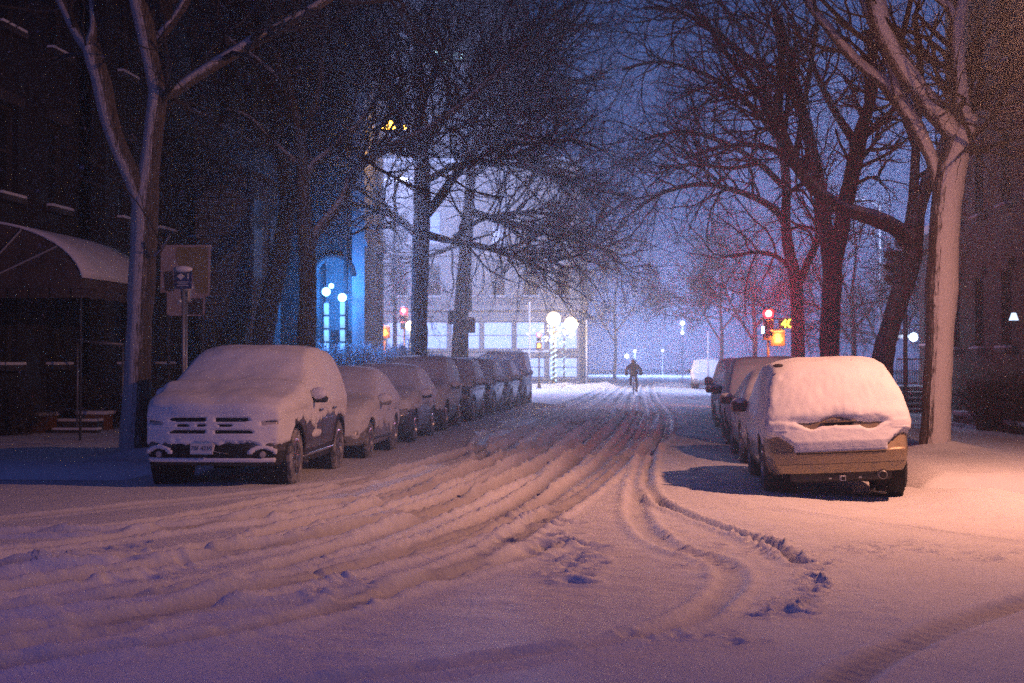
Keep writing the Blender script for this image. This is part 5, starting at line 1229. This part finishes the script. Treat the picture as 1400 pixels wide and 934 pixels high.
# distant lamps
for i, (px, py, Y, rad, lab) in enumerate([(933, 442, 170, .22, 'tiny distant lamp high in the haze right of the cyclist'), (933, 455, 160, .14, 'fainter distant lamp just under the tiny high one'), (868, 480, 175, .14, 'faint distant lamp right over the cyclist head'), (857, 487, 165, .2, 'pale distant light left of the cyclist head'), (906, 479, 180, .1, 'very faint far lamp between cyclist and pole')]):
    q = P(px, py, Y); r = empty('distant_lamp', (q.x, Y, 0), lab, 'lamp', 'far lamps in the haze'); MB().cyl((0, 0, -.1), (0, 0, q.z-rad), .07, .05, 8).build('post', M_steel, r); MB().ball((0, 0, q.z), rad).build('lamp_globe', E_cool, r, True)
    if i in (0, 2): lamp('lamp_light', 'POINT', (0, -.6, q.z-.3), (.30, .45, 1.0), 14000, r, .2)
for i, (px, py, Y, lab) in enumerate([(968, 455, 97, 'thin pale pole rising behind the far parked SUV'), (724, 415, 99, 'thin frosted pole left of the twin-globe lamp'), (802, 440, 101, 'thin frosted pole right of the twin-globe lamp'), (1051, 470, 61.5, 'thin dark pole under the red signal')][:3]):
    q = P(px, py, Y); r = empty('snowy_pole', (q.x, Y, 0), lab, 'pole', 'thin frosted poles'); MB().cyl((0, 0, -.1), (0, 0, q.z), .055, .05, 8).build('post', M_white, r, True); MB().ball((0, 0, q.z+.03), .08, (1, 1, .8)).build('snow_cap', M_snow, r, True)
# snow banks beyond the crossing
def bank(x0, x1, y, h, wd, label, seed):
    xs = np.arange(x0, x1, .25); vs = np.linspace(-1, 1, 13); X, V = np.meshgrid(xs, vs); Yv = y+V*wd
    Z = h*(1-np.abs(V)**2)**1*(0.65+1.2*fbm(X*.8, Yv*.8+seed, 3, seed))*np.clip(np.minimum(X-x0, x1-X)/1.0, 0, 1)-.06+.1*fbm(X*3, Yv*3, 2, seed)*(1-V**2)
    n, k = X.shape; ii = np.arange(n*k).reshape(n, k); F = np.stack([ii[:-1, :-1], ii[:-1, 1:], ii[1:, 1:], ii[1:, :-1]], -1).reshape(-1, 4)
    o = link('snow_bank', npmesh('snow_bank', np.stack([X, Yv, Z], -1).reshape(-1, 3), F), None, M_snow); structure(o, 'stuff'); return o
bank(-14, -1.5, 99, .55, 1.3, 'x', 3); bank(-.5, 3.0, 108, .4, 1.5, 'x', 5); bank(-13, -6.0, 92, .4, 1.0, 'x', 8); bank(4.8, 15, 100, .6, 1.5, 'x', 9)

# ------------------------------------------------------------------ cyclist
bc = G(866, 538); sc_ = mpp(bc.y)*49/1.78
bk = empty('bicycle', (bc.x, bc.y+.35, hground(bc.x, bc.y)-.01), 'dark bicycle ridden away from us up the snowy street', 'bicycle')
def wheel(y):
    pts = [(0, y+.335*math.cos(a), .335+.335*math.sin(a)) for a in np.linspace(0, 2*math.pi, 29)]; V, F = tubes(np.array(pts)[None], np.full((1, 29), .026), 8); o = link('wheel', npmesh('wheel', V, F), bk, M_rub)
    m = MB()
    for k in range(12): a = k*math.pi/6; m.cyl((0, y, .335), (0, y+.32*math.cos(a), .335+.32*math.sin(a)), .003, .003, 4)
    m.build('spokes', M_steel, o)
wheel(0); wheel(1.05)
MB().cyl((0, 0, .335), (0, .42, .30), .013).cyl((0, .42, .30), (0, .30, .88), .016).cyl((0, .42, .30), (0, .88, .72), .018).cyl((0, .33, .80), (0, .86, .84), .016).cyl((0, 0, .335), (0, .32, .78), .011).cyl((0, 1.05, .335), (0, .84, .95), .015).build('frame', M_trim, bk, True)
MB().box((0, .27, .92), (.15, .25, .06), bev=.025).build('saddle', M_trim, bk, True)
MB().cyl((0, .84, .95), (0, .82, 1.05), .014).cyl((-.31, .76, 1.05), (.31, .76, 1.05), .014).build('handlebar', M_trim, bk, True)
MB().cyl((-.05, .42, .30), (.05, .42, .30), .09, .09, 20).cyl((-.09, .42, .30), (-.09, .38, .46), .012).cyl((.09, .42, .30), (.09, .46, .14), .012).build('crankset', M_steel, bk)
MB().box((-.14, .38, .46), (.09, .09, .02)).box((.14, .46, .14), (.09, .09, .02)).build('pedals', M_trim, bk)
pe = empty('person', (bc.x, bc.y+.35, bk.location.z), 'person in a hooded dark coat and bulky mitts riding up the middle of the street', 'person')
def skin(name, verts, edges, rad, mat, parent, root=0, sub=2):
    me = bpy.data.meshes.new(name); me.from_pydata([Vector(v) for v in verts], edges, []); me.update(); o = bpy.data.objects.new(name, me); COL.objects.link(o)
    md = o.modifiers.new('skin', 'SKIN'); sv = me.skin_vertices[0].data
    for i, q in enumerate(rad): sv[i].radius = (q, q) if not isinstance(q, tuple) else q; sv[i].use_root = (i == root)
    md2 = o.modifiers.new('sub', 'SUBSURF'); md2.levels = sub; md2.render_levels = sub
    bpy.context.view_layer.update(); dg = bpy.context.evaluated_depsgraph_get(); m2 = bpy.data.meshes.new_from_object(o.evaluated_get(dg)); bpy.data.objects.remove(o)
    return link(name, m2, parent, mat, True)
hx = .0
body_v = [(0, .26, 1.00), (0, .30, 1.18), (0, .36, 1.38), (0, .38, 1.50), (0, .41, 1.59), (0, .42, 1.69), (0, .42, 1.78),
     (-.11, .28, .96), (-.15, .52, .78), (-.15, .38, .50), (-.15, .46, .47), (.11, .28, .96), (.15, .60, .62), (.16, .44, .19), (.16, .55, .155),
     (-.20, .37, 1.44), (-.36, .42, 1.22), (-.33, .66, 1.08), (-.30, .76, 1.06), (.20, .37, 1.44), (.36, .42, 1.22), (.33, .66, 1.08), (.30, .76, 1.06)]
be = [(0, 1), (1, 2), (2, 3), (3, 4), (4, 5), (5, 6), (0, 7), (7, 8), (8, 9), (9, 10), (0, 11), (11, 12), (12, 13), (13, 14), (2, 15), (15, 16), (16, 17), (17, 18), (2, 19), (19, 20), (20, 21), (21, 22)]
br = [.15, .15, .16, .07, .07, .105, .08, .10, .075, .05, .045, .10, .075, .05, .045, .075, .055, .04, .035, .075, .055, .04, .035]
skin('body', body_v, be, br, M_trous, pe)
cv = [(0, .25, .93), (0, .28, 1.10), (0, .33, 1.28), (0, .37, 1.46), (0, .39, 1.55), (-.20, .37, 1.45), (-.37, .40, 1.24), (-.36, .58, 1.10), (.20, .37, 1.45), (.37, .40, 1.24), (.36, .58, 1.10)]
skin('coat', cv, [(0, 1), (1, 2), (2, 3), (3, 4), (3, 5), (5, 6), (6, 7), (3, 8), (8, 9), (9, 10)], [(.25, .18), (.23, .17), (.23, .17), (.17, .13), .09, .10, .085, .08, .10, .085, .08], M_coat, pe)
skin('hood', [(0, .38, 1.53), (0, .40, 1.62), (0, .405, 1.71), (0, .41, 1.79)], [(0, 1), (1, 2), (2, 3)], [.13, .13, .135, .08], M_coat, pe)
for sx in (-1, 1):
    skin('mitten', [(sx*.37, .54, 1.10), (sx*.37, .64, 1.05), (sx*.33, .76, 1.03)], [(0, 1), (1, 2)], [.10, .13, .08], M_coat, pe)
    y_, z_ = ((.42, .49) if sx < 0 else (.50, .17)); MB().box((sx*.155, y_, z_), (.11, .28, .11), bev=.04).build('boot', M_trim, pe, True)

# ------------------------------------------------------------------ falling snow
def flakes(n, x0, x1, y0, y1, z0, z1, rmin, rmax, seed):
    g = np.random.default_rng(seed); c = np.stack([g.uniform(x0, x1, n), g.uniform(y0, y1, n), g.uniform(z0, z1, n)], -1); r = g.uniform(rmin, rmax, n)
    keep = np.hypot(c[:, 0], c[:, 1]) > 6.0; c = c[keep]; r = r[keep]; n = len(c)
    T = np.array([(1, 1, 1), (1, -1, -1), (-1, 1, -1), (-1, -1, 1)])/math.sqrt(3)
    V = c[:, None, :]+r[:, None, None]*T[None]*g.uniform(.7, 1.3, (n, 4, 1)); i = np.arange(n)[:, None, None]*4; Fq = np.array([(0, 1, 2), (0, 3, 1), (0, 2, 3), (1, 3, 2)])[None]
    return V.reshape(-1, 3), (i+Fq).reshape(-1, 3)
Va, Fa = flakes(80000, -16, 12, 3, 62, -.0, 15, .0018, .0050, 1); Vb, Fb = flakes(50000, -22, 18, 62, 120, 0, 14, .005, .010, 2)
fs = link('falling_snow', npmesh('falling_snow', np.concatenate([Va, Vb]), np.concatenate([Fa, Fb+len(Va)])), None, M_flake, False); structure(fs, 'stuff'); fs['label'] = 'fine snowflakes falling through the whole street'
